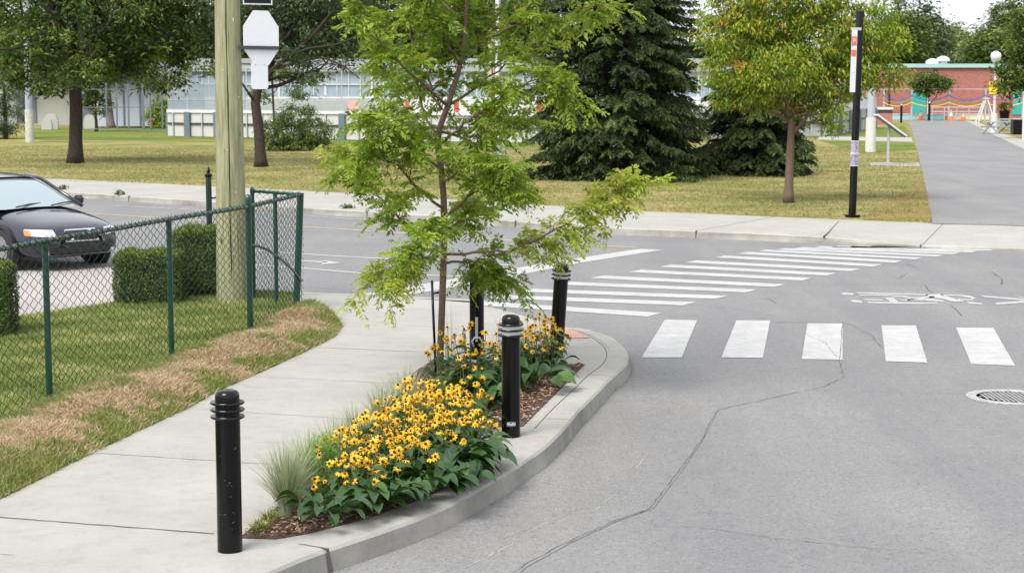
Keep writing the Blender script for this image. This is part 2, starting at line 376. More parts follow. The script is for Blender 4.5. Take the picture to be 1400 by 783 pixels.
# far (street side) edge of the near pavement
mb = MB(); e = SW[-3:] + [(-.38, 23.3)]
mb.strip([(x, y + .07) for x, y in e], .16, .151)
mb.add([(x, y + .15, .151) for x, y in e] + [(x, y + .17, -.02) for x, y in e], [(i, i + 1, i + 5, i + 4) for i in range(3)]); struct('pavement_edge', mb, CURBM)
mb = MB()
def jline(a, b, w=.012):
    p0 = np.array(P(*a, .151)[:2]); p1 = np.array(P(*b, .151)[:2]); n_ = 24
    rj = np.random.default_rng(int(a[1])); q = [p0 + (p1 - p0) * t + rj.normal(0, .003, 2) for t in np.linspace(0, 1, n_)]
    mb.strip(q, w * rj.uniform(.6, 1.3, n_), .1525)
for a, b, w in [((-60, 702), (293, 729), .016), ((132, 619), (460, 640), .008), ((274, 559), (520, 575), .006), ((362, 515), (560, 525), .006), ((425.6, 474), (600, 482), .010), ((410, 430), (640, 452), .006), ((0, 757), (20, 758), .004)]: jline(a, b, w)
bi = offset(CO, SG * .24)
mb.strip([p for p in bi[28:84]], .008, .1525)
def kj(px, py, w=.02):
    c = np.array(P(px, py, .15)[:2]); i = int(np.argmin(np.linalg.norm(CO - c, axis=1)))
    t = nrm(CO[min(i + 1, m - 1)] - CO[i - 1]); n = np.array((-t[1], t[0])) * SG
    a = CO[i] + n * .22; b = CO[i] - n * .006; bb = CO[i] - n * .034
    mb.add([(*(a - t * .005), .1545), (*(a + t * .005), .1545), (*(b + t * w * .5), .1545), (*(b - t * w * .5), .1545), (*(bb + t * w), 0.0), (*(bb - t * w), 0.0)], [(0, 1, 2, 3), (3, 2, 4, 5)])
for a in [(444, 746, .024), (780, 573, .006), (837, 513, .006)]: kj(*a)
struct('pavement_joint_lines', mb, DARKJ)
# tactile brick patch
mb = MB(); mb.poly([P(*p, .15) for p in [(735, 441), (776, 449.5), (808, 462), (772, 463)]], .1555)
m_, t, b = mat('tactile_brick'); br = t.nodes.new('ShaderNodeTexBrick'); tc = t.nodes.new('ShaderNodeTexCoord'); t.links.new(tc.outputs['Object'], br.inputs[0])
br.inputs['Scale'].default_value = 9; br.inputs['Color1'].default_value = (.36, .16, .12, 1); br.inputs['Color2'].default_value = (.42, .2, .15, 1); br.inputs['Mortar'].default_value = (.5, .38, .33, 1); t.links.new(br.outputs[0], b.inputs[0]); b.inputs['Roughness'].default_value = .8
struct('tactile_paving', mb, m_)

# mulch bed
BED = [(.75, 17.89), (.42, 16.2), (.09, 14.53), (-.25, 14.5), (-.27, 13.72), (-.14, 13.3), (-.35, 12.5), (-.62, 11.9), (-.95, 11.35), (-1.3, 10.95), (-1.49, 10.81), (-1.72, 10.84), (-1.6, 11.6), (-1.38, 13.2), (-1.14, 15.2), (-1.0, 17), (-.85, 18.05), (-.1, 17.95)]
def inside(x, y, poly):
    c = np.zeros(len(x), bool); n = len(poly); j = n - 1
    for i in range(n):
        xi, yi = poly[i][:2]; xj, yj = poly[j][:2]
        with np.errstate(divide='ignore', invalid='ignore'):
            k = ((yi > y) != (yj > y)) & (x < (xj - xi) * (y - yi) / (yj - yi + 1e-12) + xi)
        c ^= k; j = i
    return c
def scatter(poly, n, rg):
    p = np.array([q[:2] for q in poly]); lo = p.min(0); hi = p.max(0); out = np.zeros((0, 2))
    while len(out) < n:
        q = rg.uniform(lo, hi, (n * 2, 2)); q = q[inside(q[:, 0], q[:, 1], poly)]; out = np.concatenate((out, q))
    return out[:n]
mb = MB(); mb.slab(BED, .14, .156)
SOIL = plain('mulch_soil', (.075, .05, .035), .95, noise=.4, nscale=30, bump=1., bscale=60)
o = struct('mulch_bed', mb, SOIL)
rg = np.random.default_rng(11)
q = scatter(BED, 11000, rg); n = len(q); a = rg.uniform(0, 6.28, n); el_ = rg.normal(0, .25, n)
d = np.stack((np.cos(a), np.sin(a), el_), 1); nn = nrm(np.stack((rg.normal(0, .35, n), rg.normal(0, .35, n), np.ones(n)), 1))
mb = MB(); mb.leaves(np.c_[q, rg.uniform(.16, .18, n)], d, nn, rg.uniform(.02, .07, n), rg.uniform(.008, .02, n), rg.uniform(0, 1, n), .08)
MULCH = leafmat('mulch_chips', [(0, (.05, .03, .02)), (.35, (.17, .09, .055)), (.7, (.33, .2, .13)), (1, (.5, .37, .27))], 0, .9, .1)
tag(mb.build('mulch', MULCH), kind='stuff', label='reddish brown wood chip mulch in the kerbside flower bed', cat='mulch')

# road markings
mb = MB()
Lp = [(661, 412), (685, 403.5), (730, 395), (782, 385.5), (825, 377), (876, 369), (918, 362), (952.5, 356.2), (991, 349.5), (1022, 344.5), (1048, 341.5), (1073, 339.5), (1097, 338), (1122, 336.8), (1146, 336.2), (1170, 336), (1194, 336.2)]
Rp = [(885, 433), (933, 417.6), (977.6, 408.8), (1019, 400), (1058, 392.5), (1096, 383.7), (1130, 377), (1163, 371), (1193.6, 364.8), (1222.5, 359.4), (1251, 354.8), (1280, 351), (1303.5, 347.8), (1328.6, 345.3), (1353.6, 343), (1373, 341), (1392, 339.2)]
wv = np.array((.53, .85)); wv = wv / np.linalg.norm(wv)
for i, (l, r) in enumerate(zip(Lp, Rp)):
    l = np.array(P(*l)[:2]); r = np.array(P(*r)[:2]); k = .44 if i < 10 else .38
    if i == 0: l = np.array(P(661, 412)[:2])
    mb.poly([l - wv * k, r, r + wv * k, l], .005)
for q in [[(909, 437), (953, 438), (932, 489), (877, 489)], [(1007, 438), (1053, 438.5), (1043, 489.5), (986, 489)], [(1104, 442), (1152, 442.5), (1152, 492), (1096, 491)], [(1205, 445), (1252, 445), (1268, 496), (1211, 494)], [(1307, 448), (1358, 448.5), (1388, 500), (1328, 498)]]:
    mb.poly([P(*p) for p in q], .005)
for k in (1, 2, 3):
    mb.poly([(x + .89 * 2 * k * .5 * 2, y - .18 * 2 * k) for x, y, _ in [P(*p) for p in [(1307, 448), (1358, 448.5), (1388, 500), (1328, 498)]]], .005)
mb.poly([P(*p) for p in [(905, 342), (875, 340.5), (793, 352.5), (686, 370), (600, 385), (486, 403.5), (540, 406.5), (600, 396.5), (686, 381), (793, 359.5)]], .005)
def ml(pts, w, z=.005): mb.strip([P(*p)[:2] for p in pts], w, z)
for pts, w in [([(300, 339), (409, 347), (500, 352.5), (700, 363)], .12), ([(230, 354), (409, 366.3), (507, 374.5), (640, 378)], .12), ([(407, 356.3), (446, 358.6)], .16)]: ml(pts, w)
mb.poly([P(*p) for p in [(443, 356.2), (466, 359.6), (440, 361.6)]], .005)
struct('road_markings', mb, WHITE)
mb = MB(); ml([(100, 290.5), (136, 293), (411, 309.6), (518, 317), (793, 335.2), (872, 338.6)], .13); struct('centre_line', mb, YEL)
mb = MB(); ml([(150, 281), (411, 294.2), (471, 299), (711, 309.5), (800, 321)], .09); mb.poly([P(*p) for p in [(193, 276.5), (240, 275), (279, 279.5), (250, 280)]], .005); ml([(150, 270), (300, 279)], .12); struct('lane_line', mb, FADE)
# bicycle symbol and chevron, drawn as flat paint
mb = MB()
def zp(x, y): return P(1130 + x / 5.185, 380 + y / 5.185)
def zs(pts): mb.poly([zp(*p) for p in pts], .005)
zs([(100, 113), (125, 105), (190, 110), (190, 124), (125, 120)]); zs([(165, 163), (195, 155), (255, 165), (250, 178), (190, 172)])
zs([(205, 103), (410, 108), (600, 112), (720, 116), (720, 124), (600, 121), (410, 117), (225, 112)])
zs([(225, 118), (420, 121), (560, 128), (640, 137), (560, 137), (420, 128), (240, 126)])
zs([(265, 150), (400, 154), (400, 162), (275, 158)]); zs([(290, 170), (520, 172), (700, 178), (785, 172), (785, 181), (690, 186), (520, 184), (295, 180)])
zs([(415, 138), (475, 140), (510, 170), (450, 173)]); zs([(500, 138), (620, 140), (760, 130), (770, 138), (640, 150), (560, 163), (510, 160), (600, 150)])
zs([(700, 118), (800, 115), (890, 142), (985, 168), (900, 170), (820, 148), (730, 140)]); zs([(800, 120), (930, 120), (1020, 128), (1058, 143), (1035, 152), (1020, 141), (930, 128), (830, 128)])
zs([(905, 148), (1040, 152), (1040, 160), (930, 156)]); zs([(560, 150), (720, 146), (830, 160), (830, 170), (700, 160), (580, 160)]); zs([(985, 168), (1105, 180), (1100, 190), (1010, 183)])
zs([(1090, 125), (1130, 127), (1400, 150), (1400, 161), (1120, 137)]); zs([(1325, 130), (1370, 133), (1500, 158), (1500, 164)])
zs([(1190, 178), (1400, 163), (1560, 150), (1560, 162), (1400, 176), (1210, 191)])
struct('bicycle_symbol', mb, paint_mat('worn_symbol_paint', (.40, .40, .40), .435))
# different asphalt beside the kerb, seam and cracks
seam = [(1152, 440), (1148, 492), (1153, 515), (1128, 528), (1050, 545), (982, 560), (962, 600), (935, 640), (908, 675), (893, 695), (845, 712), (780, 742), (720, 775), (690, 800)]
patch = [P(*p) for p in [(880, 505), (905, 520), (982, 560)] + seam[6:]] + [(-1.2, 8.5, 0), (-2.6, 7.6, 0)]
CP = offset(CO, -SG * .03)
sel = [p for p in CP if p[1] < 18.3 and p[1] > 7.7]
mb = MB(); mb.poly([(x, y, 0) for x, y, _ in [P(*p) for p in [(868, 500), (905, 530), (982, 560)] + seam[6:]]] + [(-1.3, 8.0, 0)] + [(x, y, 0) for x, y in sel[::-1]], .004); struct('road_patch', mb, ASPH2)
mb = MB()
def crk(pts, w, seed=0, jit=.012, n=70):
    rj = np.random.default_rng(seed); q = lerp_line([P(*p)[:2] for p in pts], n); q = q + np.cumsum(rj.normal(0, jit * .35, q.shape), 0) * .5 + rj.normal(0, jit * .5, q.shape)
    mb.strip(q, w * .62 * rj.uniform(.2, 1.6, n), .0062)
crk(seam, .011, 1, .01, 160)
crk([(893, 719), (970, 722), (1050, 735), (1150, 745), (1260, 755)], .007, 2)
crk([(1110, 533), (1200, 536), (1318, 539)], .008, 3); crk([(1060, 440.5), (1130, 441.5), (1160, 443)], .022, 4); crk([(1160, 443), (1190, 457), (1207, 475)], .009, 5)
crk([(1104, 459), (1128, 469), (1150, 490)], .008, 6); crk([(1240, 361), (1258, 367)], .016, 7); crk([(1357, 372), (1371, 381), (1368, 389), (1371, 387)], .02, 8)
crk([(1265, 390), (1277, 401)], .018, 9); crk([(1300, 417), (1310, 425), (1317, 432)], .016, 10); crk([(940, 416), (1000, 422), (1060, 432)], .010, 11); crk([(1050, 408), (1060, 415)], .012, 12)
crk([(1140, 388), (1270, 389.5), (1400, 392)], .010, 13); crk([(1230, 380), (1240, 373)], .012, 14); crk([(430, 330), (600, 345)], .008, 15); crk([(410, 392), (480, 398)], .012, 16)
crk([(1150, 424), (1250, 425), (1400, 432)], .007, 17); crk([(900, 445), (700, 436)], .006, 18)
struct('road_cracks', mb, CRACK)
SCUFF = plain('tyre_scuff', (.30, .295, .285), .9)
mb = MB()
for pts, w in [([(790, 668), (865, 669)], .012), ([(722, 728), (760, 708)], .012), ([(812, 700), (842, 676)], .008), ([(640, 775), (700, 744)], .02), ([(870, 640), (880, 628)], .012), ([(690, 735), (735, 715)], .01)]:
    crk(pts, w, int(pts[0][0]), .006, 20)
struct('road_scuffs', mb, SCUFF)
# driveway by the car with its white edge
mb = MB(); mb.poly([P(*p) for p in [(-260, 478), (15, 441), (172, 418), (300, 401), (345, 395), (335, 376), (215, 366), (60, 352), (-260, 352)]], .0045); struct('driveway', mb, DRIVE)
mb = MB(); e = [P(*p, .1)[:2] for p in [(-300, 492), (15, 440), (172, 417), (233, 408), (300, 399)]]
mb.slab([(x - .06, y + .06) for x, y in e] + [(x + .06, y - .06) for x, y in e][::-1], 0, .12); struct('lawn_edging', mb, plain('white_edging', (.62, .62, .58), .8, noise=.15, nscale=6))
# park paths
mb = MB(); pe = [P(*p, .16) for p in [(1275, 306), (1271, 280), (1262, 240), (1254, 205), (1250, 190), (1246, 175), (1240, 166)]]
mb.poly([(8.7, 36.95, 0)] + [p for p in pe] + [(41, 164, 0), P(1325, 167.5, .16), P(1365, 188, .16), P(1400, 204, .16), (24, 70, 0), (21, 45, 0), (19.5, 33.2, 0), (18, 33.4, 0), (10.6, 36.3, 0)], .166); struct('park_path', mb, ASPHP)
mb = MB(); mb.poly([P(*p, .16) for p in [(1120, 186.5), (1246, 188), (1248, 194), (1118, 191)]], .1635)
mb.poly([P(*p, .16) for p in [(1189, 222.5), (1256, 222), (1259, 228), (1190, 226.5)]], .1635)
mb.poly([P(*p, .16) for p in [(1316, 165), (1325, 167.5), (1365, 188), (1400, 204), (1440, 215), (1420, 196), (1380, 186), (1335, 166.5)]], .1705)
struct('concrete_strips', mb, CONC)
mb = MB(); mb.poly([P(*p, .16) for p in [(30, 176), (240, 172), (1060, 182), (1236, 172), (1246, 187), (1060, 189), (740, 204), (500, 199), (230, 193), (40, 191)]], .161); mb.poly([P(*p, .16) for p in [(1120, 192), (1248, 195), (1254, 205), (1180, 210)]], .1615)
struct('green_lawn_band', mb, PARKG2)
mb = MB(); mb.poly([P(*p, .16) for p in [(1262, 236), (1274, 302), (1180, 301), (1195, 284), (1236, 262)]], .1612); struct('dry_lawn_patch', mb, lawnmat('dry_patch', [(.38, (.17, .17, .05)), (.52, (.26, .20, .08)), (.7, (.31, .21, .10))], .8))
# manhole
t0 = P(1382, 543, 0)
mh = thing('manhole_cover', 'round grey cast iron manhole cover set in the asphalt', 'manhole cover', (t0[0], t0[1], 0))
IRON = plain('cast_iron', (.34, .34, .34), .55, metal=.3, noise=.25, nscale=20)
IROND = plain('cast_iron_dark', (.10, .10, .10), .8)
mb = MB(); mb.lathe([(.425, .001), (.425, .009), (.38, .010), (.375, .004), (.368, .004), (.364, .010), (.33, .011), (.325, .006)], 48); mb.build('frame', IRON, mh, smooth=False)
mb = MB(); mb.lathe([(.326, .002), (.326, .006)], 48); mb.build('lid', IROND, mh)
mb = MB()
for i in range(-7, 8):
    for j in range(-7, 8):
        x, y = i * .042 + (j % 2) * .0, j * .042
        if x * x + y * y < .088: mb.box((x, y, .008), (.024, .024, .006), rot=.785)
mb.build('grip_pattern', IRON, mh)

# ------------------------------------------------------------------ near grass
FENCE = [(-5.33, 10.2), (-4.75, 12.9), (-4.17, 15.62), (-3.58, 18.27), (-3.05, 20.28), (-2.80, 22.62)]
def fence_x(y):
    p = np.array(FENCE); return np.interp(y, p[:, 1], p[:, 0])
def sw_x(y):
    p = np.array([(-4.3, 9.0)] + SW[:9]); return np.interp(y, p[:, 1], p[:, 0])
LAWN = [(-5.5, 9.5)] + FENCE + [(-2.98, 24.2), (-4.16, 24.7), (-5.17, 23.2), (-6.25, 21.5), (-12, 13), (-12, 9.5)]
mb = MB(); mb.slab(LAWN, 0, .165); struct('near_lawn', mb, NEARG)
# verge bank between the fence and the pavement
ys = np.linspace(9, 21.55, 130); vs = []; nc = 9
rg = np.random.default_rng(21)
def bankz(x, y, u): return .155 + np.sin(np.clip(u, 0, 1) * math.pi) ** .8 * (.12 + .03 * np.sin(y * 2.1) + .02 * np.sin(y * 5.3 + x * 4))
for y in ys:
    a, b = fence_x(y) - .08, sw_x(y) + .02
    if y > 20.9: b = np.interp(y, [20.9, 21.5, 22.2], [-2.07, -2.23, -2.5])
    for k in range(nc):
        u = k / (nc - 1); x = a + (b - a) * u; vs.append((x, y, bankz(x, y, u) + rg.normal(0, .006)))
mb = MB(); mb.add(vs, [(i * nc + k, i * nc + k + 1, i * nc + nc + k + 1, i * nc + nc + k) for i in range(len(ys) - 1) for k in range(nc - 1)])
mb.poly([(-2.9, 21.5), (-2.23, 21.5), (-2.5, 22.15), (-2.75, 22.65), (-2.95, 23.3)], .17)
struct('grass_verge', mb, STRAWG, smooth=True)
def hash2(x, y, s):
    v = np.sin(x * 1.7 * s + 3 * np.sin(y * .9 * s) + s) + np.sin(y * 2.3 * s + 2.1 * np.sin(x * 1.3 * s + 1.3)) + .5 * np.sin((x * 3.1 + y * 4.7) * s)
    return v / 2.5
def grass(name, pts, z, hgt, wid, lean, r, mt, label):
    n = len(pts); g = np.random.default_rng(len(pts)); a = g.uniform(0, 6.28, n); base = np.c_[pts, z]
    hh = hgt * g.uniform(.5, 1.3, n); ln = g.normal(0, 1, (n, 2)) * (lean * hh)[:, None]
    tip = base + np.c_[ln, hh]; side = np.c_[np.cos(a) * wid / 2, np.sin(a) * wid / 2, np.zeros(n)]
    mb = MB(); mb.blades(base, tip, side, r); return tag(mb.build(name, mt), kind='stuff', label=label, cat='grass')
GR = leafmat('grass_blades', [(0, (.065, .10, .018)), (.35, (.15, .20, .042)), (.7, (.27, .30, .095)), (1, (.46, .42, .22))], .3)
ST = leafmat('straw_blades', [(0, (.17, .105, .065)), (.35, (.36, .25, .155)), (.7, (.54, .41, .28)), (1, (.66, .55, .40))], .2)
rg = np.random.default_rng(31)
q = scatter([p for p in LAWN if p[0] > -11.9] + [(-8.2, 18.5), (-6.2, 13), (-5.6, 10.2)], 150000, rg)
rv = np.clip(.5 + .26 * hash2(q[:, 0], q[:, 1], 1.3) + .2 * hash2(q[:, 0], q[:, 1], 5.1) + .1 * np.sin((q[:, 1] - .8 * q[:, 0]) * 5.2) + rg.normal(0, .2, len(q)), 0, 1)
grass('lawn_grass', q, np.full(len(q), .16), .045, .009, .6, rv, GR, 'short green mown grass behind the green chain link fence')
VER = [(fence_x(y) - .1, y) for y in np.linspace(9.5, 21.5, 20)] + [(-2.9, 22.7), (-2.55, 22.2), (-2.2, 21.5)] + [(sw_x(y) + .03, y) for y in np.linspace(20.9, 9.5, 24)]
q = scatter(VER, 120000, rg); a = fence_x(q[:, 1]); b = np.maximum(sw_x(q[:, 1]), a + .3); u = (q[:, 0] - a) / (b - a)
hz = hash2(q[:, 0] * 1.3, q[:, 1] * .8, 2.6) * .6 + hash2(q[:, 0], q[:, 1], 6.1) * .45
dry = np.clip((.44 - np.abs(u - .55)) * 4.5 + hz * 2.0, .06, .94); dry *= np.where((q[:, 1] > 13.0) & (q[:, 1] < 21.3), 1, .35)
isd = rg.uniform(0, 1, len(q)) < dry; z = bankz(q[:, 0], q[:, 1], u)
s1 = q[isd]; grass('dry_grass', s1, z[isd], .035, .009, 1.4, np.clip(rg.normal(.5, .25, len(s1)), 0, 1), ST, 'dead straw-coloured grass on the verge beside the pavement')
s2 = q[~isd]; grass('green_verge_grass', s2, z[~isd] - .005, .05, .010, .7, np.clip(rg.normal(.42, .22, len(s2)), 0, 1), GR, 'green grass tufts along both edges of the verge')

pk = [P(*p, .16)[:2] for p in [(-10, 245), (286, 253.5), (465, 262.5), (693, 276), (866, 287.5), (940, 290.5), (1226, 302.5), (1273, 304.5), (1262, 240), (1256, 212), (1180, 200), (900, 205), (500, 203), (-10, 200)]]
rg = np.random.default_rng(55); q = scatter(pk, 170000, rg); q2 = q[rg.uniform(0, 1, len(q)) < np.clip(.55 + .6 * hash2(q[:, 0] * .5, q[:, 1] * .5, 1.7), .08, 1)]
PG = leafmat('park_blades', [(0, (.10, .12, .03)), (.4, (.20, .19, .07)), (.75, (.32, .27, .13)), (1, (.42, .35, .20))], .2)
grass('park_grass_tufts', q2, np.full(len(q2), .155), .055, .022, .8, np.clip(.45 - .3 * hash2(q2[:, 0] * .4, q2[:, 1] * .4, 1.1) + rg.normal(0, .2, len(q2)), 0, 1), PG, 'dry yellowish turf of the park lawn beyond the far pavement')
rg = np.random.default_rng(66); q = scatter([(-2.8, 12.2), (-1.9, 11.2), (-1.5, 14), (-1.0, 18), (-.6, 20), (-1.9, 19.5)], 26, rg); n = len(q); a = rg.uniform(0, 6.28, n)
mb = MB(); mb.leaves(np.c_[q, np.full(n, .157)], np.c_[np.cos(a), np.sin(a), np.zeros(n)], np.tile((0, 0, 1.), (n, 1)), rg.uniform(.012, .03, n), rg.uniform(.006, .012, n), rg.uniform(0, 1, n), .05)
tag(mb.build('leaf_litter', ST), kind='stuff', label='a few tiny dry leaf scraps scattered on the near pavement', cat='leaf litter')

# ------------------------------------------------------------------ plants: generic foliage
def clumps(mb, blobs, ncl, per, sig, L, Wd, g, tint=0., droop=.3, shell=.45, rs=.17, flat=.6):
    w = np.array([b[3] * b[4] * b[5] for b in blobs]) ** .8; w = w / w.sum()
    for b, k in zip(blobs, (w * ncl).astype(int) + 1):
        dirs = nrm(g.normal(0, 1, (k, 3))); rad = g.uniform(shell, 1.08, k) ** .6
        cc = np.array(b[:3]) + dirs * rad[:, None] * np.array(b[3:6])
        cr = g.normal(.5 + tint, rs, k); sg = sig * g.uniform(.6, 1.5, k)
        n = k * per; idx = np.repeat(np.arange(k), per)
        pos = cc[idx] + g.normal(0, 1, (n, 3)) * sg[idx][:, None] * np.array((1, 1, flat))
        d = nrm((pos - cc[idx]) * np.array((1, 1, .3)) + g.normal(0, .12, (n, 3))); d[:, 2] -= droop * g.uniform(.3, 1.6, n)
        nn = nrm(np.c_[g.normal(0, .5, n), g.normal(0, .5, n), np.ones(n)])
        mb.leaves(pos, d, nn, L * g.uniform(.6, 1.3, n), Wd * g.uniform(.7, 1.3, n), np.clip(cr[idx] + g.normal(0, .12, n), 0, 1))
def limb(mb, a, b, r0, r1, g, wob=.08, n=7, sides=7):
    a = np.array(a, float); b = np.array(b, float); L = np.linalg.norm(b - a); t = np.linspace(0, 1, n)[:, None]
    mid = g.normal(0, wob * L, 3); p = a + (b - a) * t + np.sin(t * math.pi) * mid + np.r_[[[0, 0, 0]], g.normal(0, wob * L * .2, (n - 2, 3)), [[0, 0, 0]]]
    mb.tube(p, np.linspace(r0, r1, n), sides); return p
def tree(name, label, base, trunk, r0, blobs, lm, ncl=300, per=30, sig=.28, L=.2, Wd=.09, seed=0, bark=None, group=None, cat='tree', subs=3, tint=0., droop=.3, rs=.17, shell=.45, flare=1.35):
    """base: world point; trunk and blobs are local (metres); blobs (x,y,z,rx,ry,rz)"""
    g = np.random.default_rng(seed); o = thing(name, label, cat, base, 0, group)
    tb = MB(); tp = np.array(trunk, float); n = len(tp)
    tq = np.stack([np.interp(np.linspace(0, n - 1, n * 4), np.arange(n), tp[:, k]) for k in range(3)], 1)
    rr_ = r0 * np.linspace(1, .55, len(tq)); rr_[0] *= flare; rr_[1] *= 1 + (flare - 1) * .35
    tb.tube(tq, rr_, 12)
    for b in blobs:
        st = tq[int(g.uniform(.55, 1) * (len(tq) - 1))]
        p = limb(tb, st, b[:3], r0 * .38, r0 * .08, g)
        for _ in range(subs):
            k = g.integers(2, 6); e = np.array(b[:3]) + nrm(g.normal(0, 1, 3)) * np.array(b[3:6]) * .85
            p2 = limb(tb, p[k], e, r0 * .15, r0 * .03, g, .1, 6, 5)
            for _ in range(2):
                e2 = p2[3] + nrm(g.normal(0, 1, 3)) * np.array(b[3:6]) * .5; limb(tb, p2[3], e2, r0 * .06, r0 * .02, g, .1, 4, 4)
    tb.build('trunk', bark or BARK, o, smooth=True)
    cm = MB(); clumps(cm, blobs, ncl, per, sig, L, Wd, g, tint, droop, shell, rs); cm.build('crown', lm, o)
    return o

L_LOC = leafmat('locust_leaf', [(0, (.05, .10, .008)), (.25, (.12, .21, .018)), (.55, (.24, .34, .035)), (.85, (.39, .45, .07)), (1, (.52, .49, .11))], .45, .4)
L_DARK = leafmat('dark_leaf', [(0, (.009, .023, .007)), (.4, (.032, .065, .014)), (.72, (.085, .135, .026)), (1, (.22, .29, .05))], .32)
L_MID = leafmat('mid_leaf', [(0, (.015, .035, .008)), (.5, (.05, .09, .018)), (.85, (.12, .18, .03)), (1, (.25, .31, .07))], .35)
L_GREY = leafmat('greygreen_leaf', [(0, (.015, .032, .016)), (.5, (.045, .078, .034)), (1, (.14, .20, .10))], .25)
L_OR = leafmat('turning_leaf', [(0, (.05, .11, .012)), (.4, (.16, .25, .022)), (.74, (.32, .38, .04)), (.92, (.48, .38, .05)), (1, (.55, .24, .05))], .42)
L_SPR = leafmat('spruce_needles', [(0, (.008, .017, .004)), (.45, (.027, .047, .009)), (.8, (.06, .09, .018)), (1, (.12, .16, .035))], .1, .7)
L_HAZE = leafmat('hazed_leaf', [(0, (.10, .15, .07)), (.5, (.19, .25, .12)), (1, (.30, .36, .19))], .3)  # distance haze is put into this paled leaf colour
L_RUD = leafmat('flower_leaf', [(0, (.014, .038, .008)), (.5, (.032, .078, .014)), (.85, (.08, .15, .025)), (1, (.16, .24, .045))], .2, .38, .5)

# hero tree: young honey locust in the bed
HY = 16.84
hb = P(602, 521, .15); hero = thing('honey_locust_tree', 'young yellow-green honey locust with thin trunk growing in the flower bed', 'tree', hb)
g = np.random.default_rng(77)
def hp(px, py, dy=0.): return V(px, py, HY + dy) - np.array(hb)
tb = MB()
tr = np.array([hp(602, 523), hp(602, 480), hp(604, 430), hp(607, 340), hp(607, 270, .02), hp(601, 215, .03), hp(598, 183, .03), hp(616, 134, .0), hp(630, 88, -.05), hp(636, 40, 0), hp(640, -30, 0), hp(652, -120, 0), hp(660, -230, 0), hp(668, -330, 0)])
tt = np.linspace(0, len(tr) - 1, 60); tq = np.stack([np.interp(tt, np.arange(len(tr)), tr[:, k]) for k in range(3)], 1)
for _ in range(2): tq[1:-1] = tq[1:-1] * .6 + (tq[2:] + tq[:-2]) * .2
tb.tube(tq, np.interp(tt, [0, .3, 6, 9, 13], [.042, .034, .030, .018, .006]), 10)
br = [  # (points in the picture with a depth offset, start radius)
    [(606, 196, .03), (640, 165, -.2), (662, 150, -.35), (700, 122, -.5), (735, 108, -.6), (765, 120, -.65)],
    [(598, 190, .0), (578, 150, .2), (566, 95, .35), (560, 35, .4), (545, -40, .5)],
    [(630, 88, -.05), (606, 51, -.25), (588, 5, -.4), (575, -60, -.5)],
    [(630, 88, -.05), (655, 59, .2), (681, 21, .35), (705, -30, .45), (740, -80, .5)],
    [(655, 59, .2), (700, 35, .1), (760, 20, 0), (815, 8, -.05)],
    [(606, 285, .02), (572, 258, -.3), (545, 228, -.5), (518, 212, -.65), (488, 208, -.7)],
    [(606, 330, .0), (560, 312, .3), (526, 280, .5), (500, 245, .6), (482, 232, .7)],
    [(606, 350, .0), (575, 352, -.4), (540, 362, -.6), (518, 375, -.7)],
    [(606, 348, .0), (650, 345, -.1), (700, 343, -.15), (745, 322, -.2), (785, 298, -.2), (815, 280, -.2), (840, 262, -.2), (862, 252, -.2)],
    [(606, 300, .0), (640, 268, .3), (670, 250, .45), (700, 255, .5)],
    [(605, 250, .0), (640, 225, -.5), (668, 222, -.8), (690, 235, -.9)],
    [(604, 235, .0), (568, 205, -.5), (540, 182, -.8), (522, 170, -.9)],
    [(607, 360, .0), (638, 356, .45), (664, 358, .6), (684, 372, .6)],
    [(607, 330, .0), (590, 320, -.7), (570, 330, -1.0)], [(607, 320, .0), (630, 300, .8), (640, 290, 1.1)],
    [(600, 200, .0), (560, 160, .7), (530, 110, 1.0), (515, 60, 1.1)],
    [(612, 145, .0), (650, 120, .7), (690, 90, 1.0), (720, 70, 1.1)], [(612, 145, .0), (560, 100, -.6), (520, 60, -.9), (500, 20, -1.)],
    [(636, 40, 0), (590, -20, .5), (540, -60, .9)], [(640, -30, 0), (700, -90, -.4), (760, -120, -.8)], [(640, -30, 0), (590, -110, -.4), (550, -160, -.6)],
    [(652, -120, 0), (710, -190, .4), (740, -230, .5)], [(652, -120, 0), (610, -200, .3), (590, -250, .3)], [(660, -230, 0), (690, -290, -.2), (700, -330, -.2)],
    [(604, 150, 0), (585, 110, .1), (600, 60, .2), (620, 10, .2)], [(600, 180, 0), (640, 190, .3), (680, 172, .6), (700, 168, .7)]]
LC = []; LD = []; LN = []; LL = []; LW = []; LR = []
def compound(p, d, length, tone, g):
    """a pinnate leaf: a thin midrib with leaflets in pairs, drooping towards its tip"""
    k = 8; t = np.linspace(.12, 1, k) + g.normal(0, .02, 8); d = nrm(d); side = nrm(np.cross(d, (0, 0, 1)) + 1e-6)
    roll = g.normal(0, .35); up = nrm(np.cross(side, d)); side = side * math.cos(roll) + up * math.sin(roll); up = nrm(np.cross(side, d))
    dr = g.uniform(.15, .6)
    pos = p + d * length * t[:, None] - np.array((0, 0, 1.)) * (length * dr * t ** 2)[:, None]
    dd = nrm(d - np.array((0, 0, 2.)) * (dr * t)[:, None])
    ll = length * .34 * (np.sin((t * .8 + .12) * math.pi) * .6 + .5)
    for sgn in (-1, 1):
        ld = nrm(side * sgn + dd * .55 - np.array((0, 0, .22)) + g.normal(0, .22, (k, 3)))
        ll = ll * g.uniform(.75, 1.2, k); LC.append(pos + ld * ll[:, None] * .55); LD.append(ld); LN.append(np.broadcast_to(up, (k, 3)) + g.normal(0, .2, (k, 3)))
        LL.append(ll); LW.append(ll * .42); LR.append(np.full(k, tone) + g.normal(0, .07, k))
    LC.append(pos[-1:] + dd[-1:] * ll[-1] * .6); LD.append(dd[-1:]); LN.append(up[None]); LL.append(ll[-1:]); LW.append(ll[-1:] * .34); LR.append(np.array([tone]))
